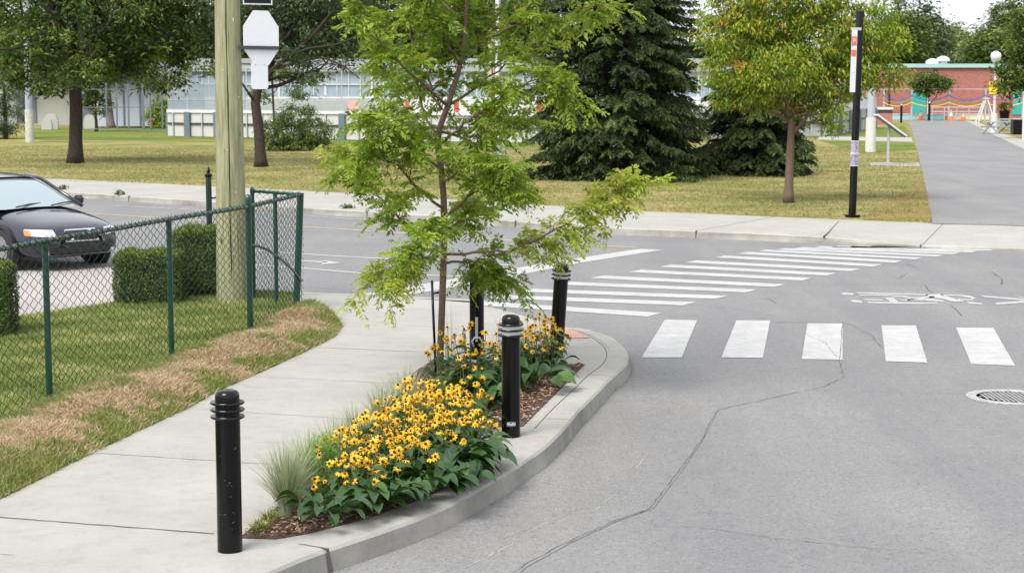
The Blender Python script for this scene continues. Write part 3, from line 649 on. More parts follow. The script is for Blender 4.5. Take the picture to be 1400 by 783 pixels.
def twig(p, d, L, tone, g, dens=1.):
    d = nrm(d); n = 6; t = np.linspace(0, 1, n)[:, None]; q = p + d * L * t - np.array((0, 0, 1)) * (L * .25 * t ** 2) + np.r_[[[0, 0, 0]], g.normal(0, .012, (n - 1, 3))]
    tb.tube(q, np.linspace(.005, .0018, n), 4, cap=False)
    for i in range(1, n):
        for _ in range(2 if i < n - 1 else 4):
            if g.uniform() > dens: continue
            dv = nrm(d * .6 + nrm(g.normal(0, 1, 3) * np.array((1, 1, .45))) * .9 + np.array((0, 0, .05)))
            compound(q[i], dv, g.uniform(.11, .22), tone + g.normal(0, .13), g)
for bi_, b in enumerate(br):
    p = np.array([hp(*k) for k in b]); n = len(p); tt = np.linspace(0, n - 1, n * 4)
    q = np.stack([np.interp(tt, np.arange(n), p[:, k]) for k in range(3)], 1); q[1:-1] = q[1:-1] * .5 + (q[2:] + q[:-2]) * .25; q[1:-1] += g.normal(0, .008, (len(q) - 2, 3))
    tb.tube(q, np.linspace(.015, .004, len(q)), 6)
    tone0 = .48 + (.25 if bi_ in (7, 8) else 0) + g.normal(0, .06)
    step = 1
    for i in range(2, len(q), step):
        fr = i / len(q)
        if fr < .22: continue
        d = nrm(q[min(i + 1, len(q) - 1)] - q[i - 1])
        for _ in range(1 if g.uniform() < .75 else 2):
            sdv = nrm(d * .7 + nrm(g.normal(0, 1, 3)) * .9 + np.array((0, 0, .1)))
            twig(q[i], sdv, g.uniform(.12, .30) * (.75 if bi_ == 8 and fr > .6 else 1), tone0, g, .82)
    twig(q[-1], q[-1] - q[-3], .3, tone0 + .05, g)
for i in range(14, 60, 1):
    if g.uniform() < .65: twig(tq[i], nrm(g.normal(0, 1, 3) * np.array((1, 1, .4))), g.uniform(.15, .32), .45, g, .75)
tb.build('trunk', BARKY, hero, smooth=True)
cm = MB(); cm.leaves(np.concatenate(LC), np.concatenate(LD), np.concatenate(LN), np.concatenate(LL), np.concatenate(LW), np.clip(np.concatenate(LR), 0, 1), .12)
cm.build('crown', L_LOC, hero)
# stake beside the trunk
sp = P(596, 514, .15)
st = thing('tree_stake', 'thin dark metal stake standing beside the young tree trunk', 'stake', sp)
mb = MB(); mb.tube([(0, 0, 0), (-.035, 0, .95)], .013, 8); mb.build('rod', BLACKP, st, smooth=True)
mb = MB(); mb.tube([(-.03, -.02, .82), (.02, -.05, .83), (.09, -.02, .84), (.09, .03, .84), (.02, .05, .83), (-.03, .02, .82)], .006, 5); mb.build('tie', BLACKP, st)

# ------------------------------------------------------------------ bollards
def make_bollard(white, label, loc, lean=(0, 0)):
    o = thing('bollard', label, 'bollard', loc, 0, 'black steel bollards around the flower bed corner'); o.rotation_euler = (lean[0], lean[1], 0)
    mb = MB(); mb.lathe([(.0765, -.02), (.0765, .005), (.0755, .83)], 40); mb.build('post', BLACKP, o, smooth=True, auto=40)
    mb = MB(); mb.lathe([(.074, .925), (.074, .965), (.071, .978), (.062, .990), (.045, .998), (.02, 1.001), (.001, 1.002)], 40); mb.build('cap', BLACKP, o, smooth=True, auto=50)
    mb = MB(); mb.lathe([(.0745, .831), (.0745, .924)], 40); mb.build('neck', WHITEB if white else BLACKP, o, smooth=True, auto=40)
    for z in (.835, .878, .921):
        mb = MB(); mb.lathe([(.0748, z - .008), (.100, z - .008), (.104, z - .004), (.104, z + .003), (.100, z + .008), (.0748, z + .008)], 40, cap=False); mb.build('ring', BLACKP, o, smooth=True, auto=40)
    return o
WHITEB = plain('reflective_white', (.72, .74, .74), .35)
b1 = make_bollard(False, 'nearest black steel bollard with all black rings, at the kerb end of the flower bed', P(314.5, 752, .15), (0, 0))
b2 = make_bollard(True, 'black bollard with white bands between its rings and a small sticker low down', P(698.5, 596, .15))
b3 = make_bollard(True, 'leaning black bollard with white bands, near the tactile paving at the corner', P(760, 488, .15), (0, math.radians(3.6)))
b4 = make_bollard(False, 'black bollard with its top hidden in the leaves of the young tree', P(652, 490, .15), (0, 0))
mb = MB(); mb.add([(x, -math.sqrt(.0772 ** 2 - x * x), z) for z in (.095, .135) for x in np.linspace(-.035, .04, 8)], [(i, i + 1, i + 9, i + 8) for i in range(7)]); mb.build('sticker', plain('sticker', (.10, .10, .10), .5), b2)
g = np.random.default_rng(9); mb = MB()
for k in range(11):
    x = -.030 + k * .0062; z = .102 + g.uniform(0, .008); hh = g.uniform(.008, .022); y = lambda x: -math.sqrt(.0776 ** 2 - x * x)
    mb.add([(x, y(x), z), (x + .0035, y(x + .0035), z), (x + .0035, y(x + .0035), z + hh), (x, y(x), z + hh)], [(0, 1, 2, 3)])
mb.build('sticker_print', plain('sticker_white', (.6, .6, .6), .5), b2)
SCR = plain('scratch', (.13, .13, .14), .6)
for k in range(16):
    mb = MB(); a = g.uniform(-2.3, -.9); z = g.uniform(.15, .65); l = g.uniform(.01, .035); an = g.uniform(-.5, .5)
    p = [(.0770 * math.cos(a + s * l * math.cos(an) * 8 / 1.2), .0770 * math.sin(a + s * l * math.cos(an) * 8 / 1.2), z + s * l * math.sin(an)) for s in (0, .33, .66, 1)]
    mb.tube(p, .0007, 3); mb.build('scratch', SCR, b1)
hd = MB(); hd.tube([(-.03, -.085, .0 + k) for k in (.14,)] + [(-.045, -.09, .20), (-.02, -.095, .235), (.03, -.095, .235), (.055, -.09, .20), (.055, -.085, .13)], .011, 8); hd.build('lock_handle', METALG, b4, smooth=True)
hd = MB(); hd.box((0, -.078, .32), (.028, .03, .26), 0, .004); hd.build('hinge_bar', METALG, b4)

# ------------------------------------------------------------------ chain link fence
fo = thing('chain_link_fence', 'green vinyl coated chain link fence with top rail along the lawn', 'fence', (*FENCE[4], .15))
def FL(p): return (p[0] - FENCE[4][0], p[1] - FENCE[4][1], p[2] - .15 if len(p) > 2 else 0)
top = 1.47
def post(mb, x, y, h, r, cap=False, tilt=(0, 0)):
    mb.tube([FL((x, y, .12)), FL((x + tilt[0], y + tilt[1], h + .15))], r, 14)
    if cap: mb.lathe([(r * 1.18, 0), (r * 1.18, .035), (r * .9, .06), (.004, .075)], 14, FL((x + tilt[0], y + tilt[1], h + .14)))
for i, (x, y) in enumerate(FENCE):
    if i == 0: continue
    mb = MB()
    if i == 4: post(mb, x, y, top + .08, .036, True)
    elif i == 5: post(mb, x, y, top + .02, .044, False, (.075, .0))
    else: post(mb, x, y, top - .02, .030)
    mb.build('post', GREENP, fo, smooth=True, auto=45)
cor = np.array((FENCE[5][0] + .075, FENCE[5][1])); back = np.array((-3.47, 23.45)); mid = cor + (back - cor) * .52
for k, pt in enumerate((mid, back)):
    mb = MB(); post(mb, pt[0], pt[1], top - .01, .028, k == 1); mb.build('post', GREENP, fo, smooth=True, auto=45)
for a, b in [(FENCE[0], FENCE[4]), (FENCE[4], cor), (cor, back)]:
    mb = MB(); pts = [a, b] if a is not FENCE[0] else FENCE[:5]
    q = lerp_line(pts, 30); mb.tube([FL((x, y, top + .15 + .003 * math.sin(i * .9))) for i, (x, y) in enumerate(q)], .021, 10); mb.build('top_rail', GREENP, fo, smooth=True, auto=45)
mb = MB(); a = np.array((FENCE[4][0], FENCE[4][1], 1.17)); pts = []
for t in np.linspace(0, 1, 14):
    p = cor * t + np.array(FENCE[4]) * (1 - t); pts.append(FL((p[0], p[1], 1.17 - .55 * t ** 1.7 - .12 * t)))
mb.tube(pts, .016, 8); mb.build('brace', GREENP, fo, smooth=True)
def mesh_run(pts, w=.080, z0=.19, z1=1.64, r=.0034, seed=0):
    mb = MB(); p = np.array(pts, float); dd = np.r_[0, np.cumsum(np.linalg.norm(np.diff(p, axis=0), axis=1))]
    n = int(dd[-1] / w); hh = .090; K = int((z1 - z0) / (hh / 2)); g = np.random.default_rng(seed)
    at_ = lambda s: (np.interp(s, dd, p[:, 0]), np.interp(s, dd, p[:, 1]))
    tn = nrm(p[-1] - p[0]); nn = (-tn[1], tn[0])
    for i in range(n):
        s0 = (i + .5) * w; pts_ = []
        for k in range(K + 1):
            sg = (-1) ** (k + i); s = s0 + sg * w * .5; x, y = at_(s); bul = .02 + .018 * math.sin(s * 1.9 + k * .1) * math.sin(k / K * 3.1)
            o_ = .004 * sg; zz = z0 + k * hh / 2 + .008 * math.sin(s * 2.3)
            pts_.append(FL((x + nn[0] * (o_ - bul), y + nn[1] * (o_ - bul), zz)))
        x, y = at_(s0); pts_.append(FL((x - nn[0] * .02, y - nn[1] * .02, z0 + (K + .55) * hh / 2 + g.uniform(0, .012))))
        mb.tube(pts_, r, 4, cap=False)
    # bottom and tie wires round the rail
    tb = mb; mb.mi = 1
    for i in range(int(dd[-1] / .11)):
        x, y = at_(i * .11 + .05); c = np.array((x, y, top + .15)); ring = []
        for a_ in np.linspace(0, 6.28, 9): ring.append(FL(c + .025 * (np.array((nn[0], nn[1], 0)) * math.cos(a_) + np.array((0, 0, 1)) * math.sin(a_)) + np.array((tn[0], tn[1], 0)) * .03 * (a_ / 6.28)))
        tb.tube(ring, .0035, 4, cap=False)
    mb.build('wire_mesh', [GREENW, GREENP], fo)
GREENW = plain('green_wire', (.004, .020, .015), .6, spec=.2)
mesh_run(FENCE[:5]); mesh_run([FENCE[4], cor], seed=2); mesh_run([cor, back], seed=3)
# gate post with finial behind the utility pole
gp = P(288, 398, .1); go = thing('gate_post', 'dark green post with pointed finial standing behind the wooden utility pole', 'post', (gp[0], gp[1], .05))
zt = V(287, 236, gp[1])[2] - .05
mb = MB(); mb.tube([(0, 0, 0), (0, 0, zt - .06)], .042, 12); mb.build('shaft', plain('dark_green_paint', (.006, .02, .015), .35), go, smooth=True, auto=40)
mb = MB(); mb.lathe([(.055, zt - .06), (.055, zt - .03), (.02, zt), (.03, zt + .03), (.004, zt + .09)], 12); mb.build('finial', BLACKP, go)
mb = MB(); mb.tube([(.04, 0, zt - .36), (.09, -.02, zt - .36), (.13, -.02, zt - .33)], .014, 6); mb.tube([(.12, 0, zt - .85), (.12, 0, zt - .25)], .016, 6); mb.tube([(.04, 0, zt - .75), (.13, 0, zt - .78)], .014, 6); mb.build('hinge', BLACKP, go)

# utility pole
up = P(318, 412, .15); uo = thing('utility_pole', 'weathered greenish wooden utility pole with a long crack, standing on the lawn', 'pole', (up[0], up[1], .1))
m_, t, b = mat('pole_wood')
c = ramp(t, [(.28, (.13, .13, .07)), (.5, (.245, .245, .145)), (.72, (.36, .35, .235))], noise(t, 3, 9, .72, stretch=(7, 7, .55)))
c = mix(t, c, ramp(t, [(.3, (.62, .60, .5)), (.48, (1.02, 1.02, 1.0))], noise(t, 5, 5, .7, stretch=(9, 9, .25))), 1., 'MULTIPLY')
vo = t.nodes.new('ShaderNodeTexVoronoi'); vo.inputs['Scale'].default_value = 3.2; tc = t.nodes.new('ShaderNodeTexCoord'); mp = t.nodes.new('ShaderNodeMapping'); mp.inputs['Scale'].default_value = (1, 1, .55); t.links.new(tc.outputs['Object'], mp.inputs[0]); t.links.new(mp.outputs[0], vo.inputs[0])
c = mix(t, c, ramp(t, [(.04, (.2, .15, .1)), (.10, (1, 1, 1))], vo.outputs[0]), .85, 'MULTIPLY')
t.links.new(c, b.inputs[0]); b.inputs['Roughness'].default_value = .9; bumpn(t, b, noise(t, 4, 8, .7, stretch=(9, 9, .3)), .6, .02)
mb = MB(); prof = [(.212 - .006 * k, k * .5) for k in range(21)]; mb.lathe(prof, 32); pl = mb.build('shaft', m_, uo, smooth=True, auto=50)
mb = MB(); g = np.random.default_rng(4); pts = []
n = 90; zz = np.linspace(.3, 9.5, n); wob = np.cumsum(g.normal(0, .004, n)); wob -= np.linspace(0, wob[-1], n)
vsl = []
for i, z in enumerate(zz):
    a = -math.pi / 2 + .13 - .02 * z + wob[i] * 3; r = .212 - .012 * z + .0015; w_ = (.007 + .010 * abs(math.sin(i * .33))) / r * .5 * (1 if z > .5 else .3)
    vsl += [((r) * math.cos(a - w_), r * math.sin(a - w_), z), (r * math.cos(a + w_), r * math.sin(a + w_), z)]
mb.add(vsl, [(2 * i, 2 * i + 1, 2 * i + 3, 2 * i + 2) for i in range(n - 1)])
mb.build('drying_crack', plain('wood_crack', (.02, .016, .01), .95), uo)
STP = plain('staple', (.5, .5, .48), .4, metal=.5)
for k, (px, py) in enumerate([(321, 28), (308, 96), (329, 133), (314, 205), (325, 262), (306, 318), (322, 345)]):
    v = V(px, py, up[1]) - np.array((up[0], up[1], .1)); r_ = .212 - .012 * v[2] + .001; xx = float(np.clip(v[0], -r_ * .8, r_ * .8))
    mb = MB(); mb.box((xx, -math.sqrt(r_ * r_ - xx * xx), v[2]), (.012 if k else .016, .004, .02 if k else .05)); mb.build('staple', STP, uo)
# stop sign seen from behind, on the pole
SB = plain('sign_back', (.74, .75, .78), .5, metal=.0, noise=.03)
sc_ = V(357, 52, up[1] + .12); so = thing('traffic_sign', 'bare grey back of an octagonal traffic sign mounted on the wooden utility pole', 'sign', sc_, math.radians(42))
rr0 = .385; oc = [(rr0 * math.cos(math.radians(22.5 + 45 * k)), rr0 * math.sin(math.radians(22.5 + 45 * k))) for k in range(8)]
def plate(mb, pts, th=.004):
    n = len(pts); mb.add([(x, -th, z) for x, z in pts] + [(x, th, z) for x, z in pts], [tuple(range(n)), tuple(range(2 * n - 1, n - 1, -1))] + [((i + 1) % n, i, n + i, n + (i + 1) % n) for i in range(n)])
mb = MB(); plate(mb, [(x * .78, z) for x, z in oc]); mb.build('plate', SB, so)
mb = MB(); mb.mi = 0; plate(mb, [(x * .74, z * .96) for x, z in oc], .0015); f_ = mb.build('face', plain('sign_red', (.45, .02, .02), .4), so); f_.location = (0, .008, 0)
mb = MB(); mb.beam((-.36, -.02, -.13), (.26, -.02, -.13), .03, .045); mb.build('bracket', plain('bracket_dark', (.05, .05, .055), .5), so)
s2 = V(355, 104, up[1] + .1); so2 = thing('supplementary_sign', 'small plain grey sign plate below the back of the octagonal sign', 'sign', s2, math.radians(42))
mb = MB(); rd = [(-.13, -.15), (-.11, -.175), (.11, -.175), (.13, -.15), (.13, .16), (.11, .18), (-.11, .18), (-.13, .16)]; plate(mb, rd); mb.build('plate', SB, so2)
for x in (-.07, .07): mb = MB(); mb.box((x, -.006, .145), (.012, .006, .012)); mb.build('bolt', METALG, so2)
s3 = V(352, -6, up[1] + .1); so3 = thing('street_name_sign', 'dark street sign with white rim above the octagonal sign on the pole', 'sign', s3, math.radians(25))
mb = MB(); plate(mb, [(-.2, -.12), (.2, -.12), (.2, .12), (-.2, .12)]); mb.build('rim', SB, so3)
mb = MB(); plate(mb, [(-.185, -.105), (.185, -.105), (.185, .105), (-.185, .105)], .006); mb.build('panel', BLACKP, so3)

# hedges
L_BOX = leafmat('box_leaf', [(0, (.012, .03, .006)), (.4, (.045, .085, .012)), (.8, (.15, .22, .025)), (1, (.26, .34, .05))], .2)
def hedge(label, c, d, seed, n=16000):
    o = thing('box_hedge', label, 'hedge', c); g = np.random.default_rng(seed); x, y, z = d[0] / 2, d[1] / 2, d[2]
    mb = MB(); mb.box((0, 0, z * .5), (2 * x * .86, 2 * y * .86, z * .9), 0, .08); mb.build('branches', plain('hedge_core', (.02, .03, .01), .95), o)  # one solid dark box inside the leaves, no modelled branches
    A = np.array((z * 2 * y, z * 2 * x, 4 * x * y * 1.3)); f = g.choice(3, n, p=A / A.sum()); u = g.uniform(-1, 1, (n, 3)); s = g.choice((-1, 1), n)
    u[f == 0, 0] = s[f == 0]; u[f == 1, 1] = s[f == 1]; u[f == 2, 2] = 1
    q = np.sign(u) * np.abs(u); k = (np.abs(u) ** 5).sum(1) ** (-1 / 5.); q = u * np.minimum(k * 1.06, 1)[:, None]
    pos = np.c_[q[:, 0] * x, q[:, 1] * y, (q[:, 2] * .5 + .5) * z] + g.normal(0, .018, (n, 3)); nv = nrm(u ** 5 + g.normal(0, .6, (n, 3)))
    pos[:, 2] = np.abs(pos[:, 2]); pos += .015 * np.sin(pos[:, [1, 2, 0]] * 17)
    d_ = nrm(np.cross(nv, g.normal(0, 1, (n, 3))) + np.array((0, 0, .6)))
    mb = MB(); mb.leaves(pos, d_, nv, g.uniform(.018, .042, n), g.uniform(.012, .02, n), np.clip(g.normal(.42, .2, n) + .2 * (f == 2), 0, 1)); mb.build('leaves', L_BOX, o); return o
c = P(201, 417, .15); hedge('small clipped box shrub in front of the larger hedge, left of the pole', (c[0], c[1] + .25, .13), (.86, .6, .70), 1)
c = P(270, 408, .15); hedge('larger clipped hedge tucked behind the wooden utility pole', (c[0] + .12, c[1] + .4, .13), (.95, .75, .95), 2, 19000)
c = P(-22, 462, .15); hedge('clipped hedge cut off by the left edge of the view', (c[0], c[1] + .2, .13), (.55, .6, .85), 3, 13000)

# ------------------------------------------------------------------ flower bed plants
YF = leafmat('petal_yellow', [(0, (.58, .26, .008)), (.5, (.74, .41, .010)), (1, (.84, .54, .02))], .25, .5); BRN = plain('cone_brown', (.035, .018, .01), .8)
def flower_mesh(seed):
    g = np.random.default_rng(seed); mb = MB(); k = int(g.integers(10, 14))
    for i in range(k):
        a = i * 2 * math.pi / k + g.normal(0, .08); L = .030 * g.uniform(.85, 1.15); dz = -g.uniform(.15, .9); w = .0048
        c, s_ = math.cos(a), math.sin(a); P_ = lambda r, o, z: (c * r - s_ * o, s_ * r + c * o, z)
        mb.rv = g.uniform(0, 1); mb.add([P_(.006, -w * .6, 0), P_(.006, w * .6, 0), P_(L * .6, w * 1.15, dz * L * .35), P_(L * .6, -w * 1.15, dz * L * .35), P_(L, w * .5, dz * L), P_(L, -w * .5, dz * L)], [(0, 1, 2, 3), (3, 2, 4, 5)])
    mb.mi = 1; mb.lathe([(.009, -.003), (.0105, .003), (.0085, .010), (.004, .0135), (.0005, .0142)], 9)
    o = mb.build('blossom', [YF, BRN]); me = o.data; bpy.data.objects.remove(o); return me
FM = [flower_mesh(k) for k in range(6)]
def big_leaves(mb, c, n, L, Wd, spread, g, z=.0, up=.6, tone=.4):
    """broad basal leaves, each of six curved segments with a folded midrib"""
    for i in range(n):
        a = g.uniform(0, 6.28); l = L * g.uniform(.65, 1.2); w = Wd * g.uniform(.7, 1.2); e = up * g.uniform(.5, 1.4); sx, sy = math.cos(a), math.sin(a)
        b = np.array(c) + np.array((sx, sy, 0)) * spread * g.uniform(0, 1) + np.array((0, 0, z * g.uniform(.3, 1)))
        mb.rv = float(np.clip(g.normal(tone, .14), 0, .8)); rows = []
        roll = g.normal(0, .35)
        for t in np.linspace(0, 1, 7):
            out = l * t; hz_ = l * (e * t - (.55 + e * .45) * t * t); ww = w * math.sin(min(1, t * .93 + .07) * math.pi) ** .7 * .5
            cpt = b + np.array((sx * out, sy * out, hz_)); sd_ = np.array((-sy * math.cos(roll), sx * math.cos(roll), math.sin(roll)))
            rows += [cpt + sd_ * ww + (0, 0, ww * .35), cpt, cpt - sd_ * ww + (0, 0, ww * .35)]
        mb.add(rows, [(3 * k + j, 3 * k + j + 1, 3 * k + j + 4, 3 * k + j + 3) for k in range(6) for j in (0, 1)])
def rudbeckia(x, y, hgt, nf, seed, group, label, rad=.22, leafy=1., leaf_side=0):
    g = np.random.default_rng(seed); o = thing('black_eyed_susan', label, 'flower', (x, y, .16), 0, group)
    fo_ = MB(); big_leaves(fo_, (0, 0, 0), int(15 * leafy), .20, .085, rad * .8, g, .16, 1.0)
    big_leaves(fo_, (0, 0, .1), int(16 * leafy), .12, .045, rad * .85, g, hgt * .5, .5, .45); stm = MB()
    for i in range(nf):
        a = g.uniform(0, 6.28); r = rad * math.sqrt(g.uniform(0, 1)) * 1.15; fx, fy = r * math.cos(a), r * math.sin(a); fz = hgt * (1 - .45 * (r / rad / 1.15) ** 2) * g.uniform(.82, 1.06)
        stm.tube([(fx * .35, fy * .35, .02), (fx * .75, fy * .75, fz * .55), (fx, fy, fz)], [.0025, .002, .0017], 4, cap=False)
        if i % 2 == 0: big_leaves(fo_, (fx * .7, fy * .7, fz * .5), 2, .08, .026, .01, g, .05, .6, .5)
        b = bpy.data.objects.new('blossom', FM[int(g.integers(0, 6))]); C.objects.link(b); b.parent = o; b.location = (fx, fy, fz)
        b.rotation_euler = (g.normal(.5, .5), g.normal(0, .5), g.uniform(-.5, .5)); s_ = g.uniform(.78, 1.15) if g.uniform() > .12 else g.uniform(.4, .6); b.scale = (s_, s_, s_)
    stm.build('stems', STEM, o); fo_.build('foliage', L_RUD, o, smooth=True)
STEM = plain('stem_green', (.07, .12, .025), .6)
Gf = 'black-eyed Susans in the front of the bed'; Lf = 'black-eyed Susan in the dense yellow mass at the front of the bed'
front = [(-1.10, 11.55, .40, 15), (-1.18, 12.05, .50, 15), (-.93, 11.85, .42, 14), (-.98, 12.35, .52, 15), (-.72, 12.15, .42, 14), (-.83, 12.75, .52, 15), (-.60, 12.6, .45, 14), (-1.1, 12.6, .48, 10),
         (-.66, 13.15, .53, 16), (-.45, 13.05, .45, 14), (-.87, 13.25, .5, 13), (-.5, 13.6, .52, 16), (-.72, 13.7, .52, 14), (-.34, 13.35, .40, 9), (-.55, 14.1, .48, 13), (-.82, 14.15, .46, 10), (-.38, 14.15, .45, 9)]
for i, (x, y, h, n) in enumerate(front): rudbeckia(x, y, h, int(n * 1.9), 100 + i, Gf, Lf)
Gr = 'black-eyed Susans behind the banded bollard'; Lr = 'black-eyed Susan in the sparser clump behind the banded bollard'
rear = [(-.58, 16.3, .60, 9), (-.38, 16.6, .62, 10), (-.22, 16.2, .58, 8), (.12, 16.9, .55, 9), (.3, 17.0, .60, 10), (.38, 17.35, .58, 10), (.18, 17.3, .62, 8), (-.42, 15.6, .42, 4), (-.1, 16.9, .55, 6)]
for i, (x, y, h, n) in enumerate(rear): rudbeckia(x, y, h, int(n * 2.2), 200 + i, Gr, Lr, .2, .9)
L_HOS = leafmat('broad_leaf', [(0, (.012, .035, .008)), (.5, (.024, .068, .013)), (1, (.075, .15, .025))], .12, .4, .5)
for k, (x, y, lab, n, L_) in enumerate([(-1.2, 11.14, 'low clump of broad dark green leaves nearest the all-black bollard', 20, .17), (-.92, 11.42, 'broad-leaved clump spilling over the kerb below the front yellow flowers', 22, .18), (-.55, 12.0, 'broad-leaved clump in the middle of the kerb side of the bed', 22, .19),
                                        (-.72, 11.72, 'small broad-leaved clump between two larger ones along the kerb', 20, .17), (-.42, 12.25, 'dark broad-leaved clump under the right side of the yellow flowers', 22, .2), (-.4, 12.5, 'large fresh green broad-leaved clump spilling over the kerb', 26, .24), (-.36, 12.95, 'broad-leaved clump just in front of the banded bollard', 26, .24), (.22, 16.25, 'clump of large ribbed dark leaves right of the banded bollard', 12, .27), (-.3, 15.4, 'dark leafy clump left of the banded bollard', 26, .24), (-.48, 15.7, 'loose dark leafy clump right beside the young tree trunk', 22, .22)]):
    g = np.random.default_rng(300 + k); o = thing('leafy_plant', lab, 'plant', (x, y, .165)); mb = MB(); big_leaves(mb, (0, 0, .02), int(n * 1.7), L_ * 1.05, L_ * .52, .2, g, .14, .9, .42); mb.build('leaves', L_HOS, o, smooth=True)
L_BG = leafmat('blue_grass', [(0, (.16, .2, .13)), (.5, (.28, .33, .22)), (1, (.5, .5, .36))], .25)
def tuft(x, y, n, h, spread, seed, label, group, mt=None, thin=.0028):
    g = np.random.default_rng(seed); o = thing('grass_tuft', label, 'ornamental grass', (x, y, .155), 0, group); mb = MB()
    a = g.uniform(0, 6.28, n); ln = np.abs(g.normal(.45, .28, n)) * spread; hh = h * g.uniform(.5, 1.1, n); r0 = g.uniform(0, .05, n); dirs = np.c_[np.cos(a), np.sin(a), np.zeros(n)]
    sd_ = np.c_[-np.sin(a), np.cos(a), np.zeros(n)] * thin; r = g.uniform(0, 1, n); pr = dirs * r0[:, None]; K = 5; prev = pr; 
    P_ = []
    for k in range(K + 1):
        t = k / K; P_.append(dirs * (r0 + ln * t ** 1.7)[:, None] + np.c_[np.zeros((n, 2)), hh * (t - .28 * t * t * (ln / (spread + 1e-6)))])
    vs = []
    for k in range(K + 1):
        w = (1 - k / K) ** .6 + .05; vs += [P_[k] - sd_ * w, P_[k] + sd_ * w]
    arr = np.stack(vs, 1).reshape(-1, 3); m_ = 2 * (K + 1); base = np.arange(n)[:, None] * m_
    fs = np.concatenate([base + np.array([2 * k, 2 * k + 1, 2 * k + 3, 2 * k + 2]) for k in range(K)]); mb.add(arr, fs, np.tile(r, K)); mb.build('blades', mt or L_BG, o); return o
Gt = 'blue-grey ornamental grasses along the pavement side of the bed'; Lt = 'pale blue-grey ornamental grass tuft on the pavement side of the bed'
for i, (x, y, n, h) in enumerate([(-1.5, 11.45, 680, .52), (-1.42, 12.0, 480, .48), (-1.33, 12.9, 380, .40), (-1.22, 13.5, 360, .40), (-1.08, 14.2, 420, .42), (-.98, 14.7, 400, .44), (-.92, 15.4, 300, .40)]): tuft(x, y, n, h, .36, 400 + i, Lt, Gt)
tuft(-.62, 17.6, 40, .75, .25, 450, 'sparse pale seeding grass stalks in front of the farther bollards, left of the yellow flowers', None, None, .0018)
tuft(-.05, 17.75, 36, .7, .35, 451, 'sparse pale seeding grass stalks between the two farther bollards', None, None, .0018)
tuft(-1.62, 11.0, 110, .09, .12, 452, 'small bright green weed tuft at the foot of the nearest bollard', None, GR, .004); tuft(-1.58, 11.25, 90, .10, .12, 453, 'small green weed tuft behind the nearest bollard, under the grass', None, GR, .004)
L_FEA = leafmat('feathery', [(0, (.08, .19, .02)), (.5, (.14, .29, .035)), (1, (.22, .38, .06))], .3)
g = np.random.default_rng(8); o = thing('feathery_plant', 'feathery bright green plant between grey grass and yellow flowers', 'plant', (-1.3, 12.0, .16)); mb = MB()
clumps(mb, [(0, 0, .22, .16, .2, .2)], 130, 26, .035, .05, .004, g, .1, .1, .2, .15, .8); mb.build('leaves', L_FEA, o)
g = np.random.default_rng(12); o = thing('low_weed', 'small leafy green weed on the mulch by the banded bollard', 'plant', (-.25, 14.75, .16)); mb = MB(); big_leaves(mb, (0, 0, 0), 26, .06, .03, .09, g, .04, .8, .8); mb.build('leaves', L_FEA, o)
for i, (px, py, lab) in enumerate([(85, 260, 'green weed growing from the far kerb joint, nearest the car roof'), (165, 267.5, 'green weed in the far kerb joint, right of the car'), (474, 286, 'green weed growing at the far kerb just left of the young tree')]):
    p = P(px, py, .13); g = np.random.default_rng(500 + i); o = thing('weed', lab, 'weed', (p[0], p[1], .1)); mb = MB(); clumps(mb, [(0, 0, .09, .13, .08, .09)], 14, 12, .035, .09, .022, g, .1); mb.build('leaves', L_MID, o)

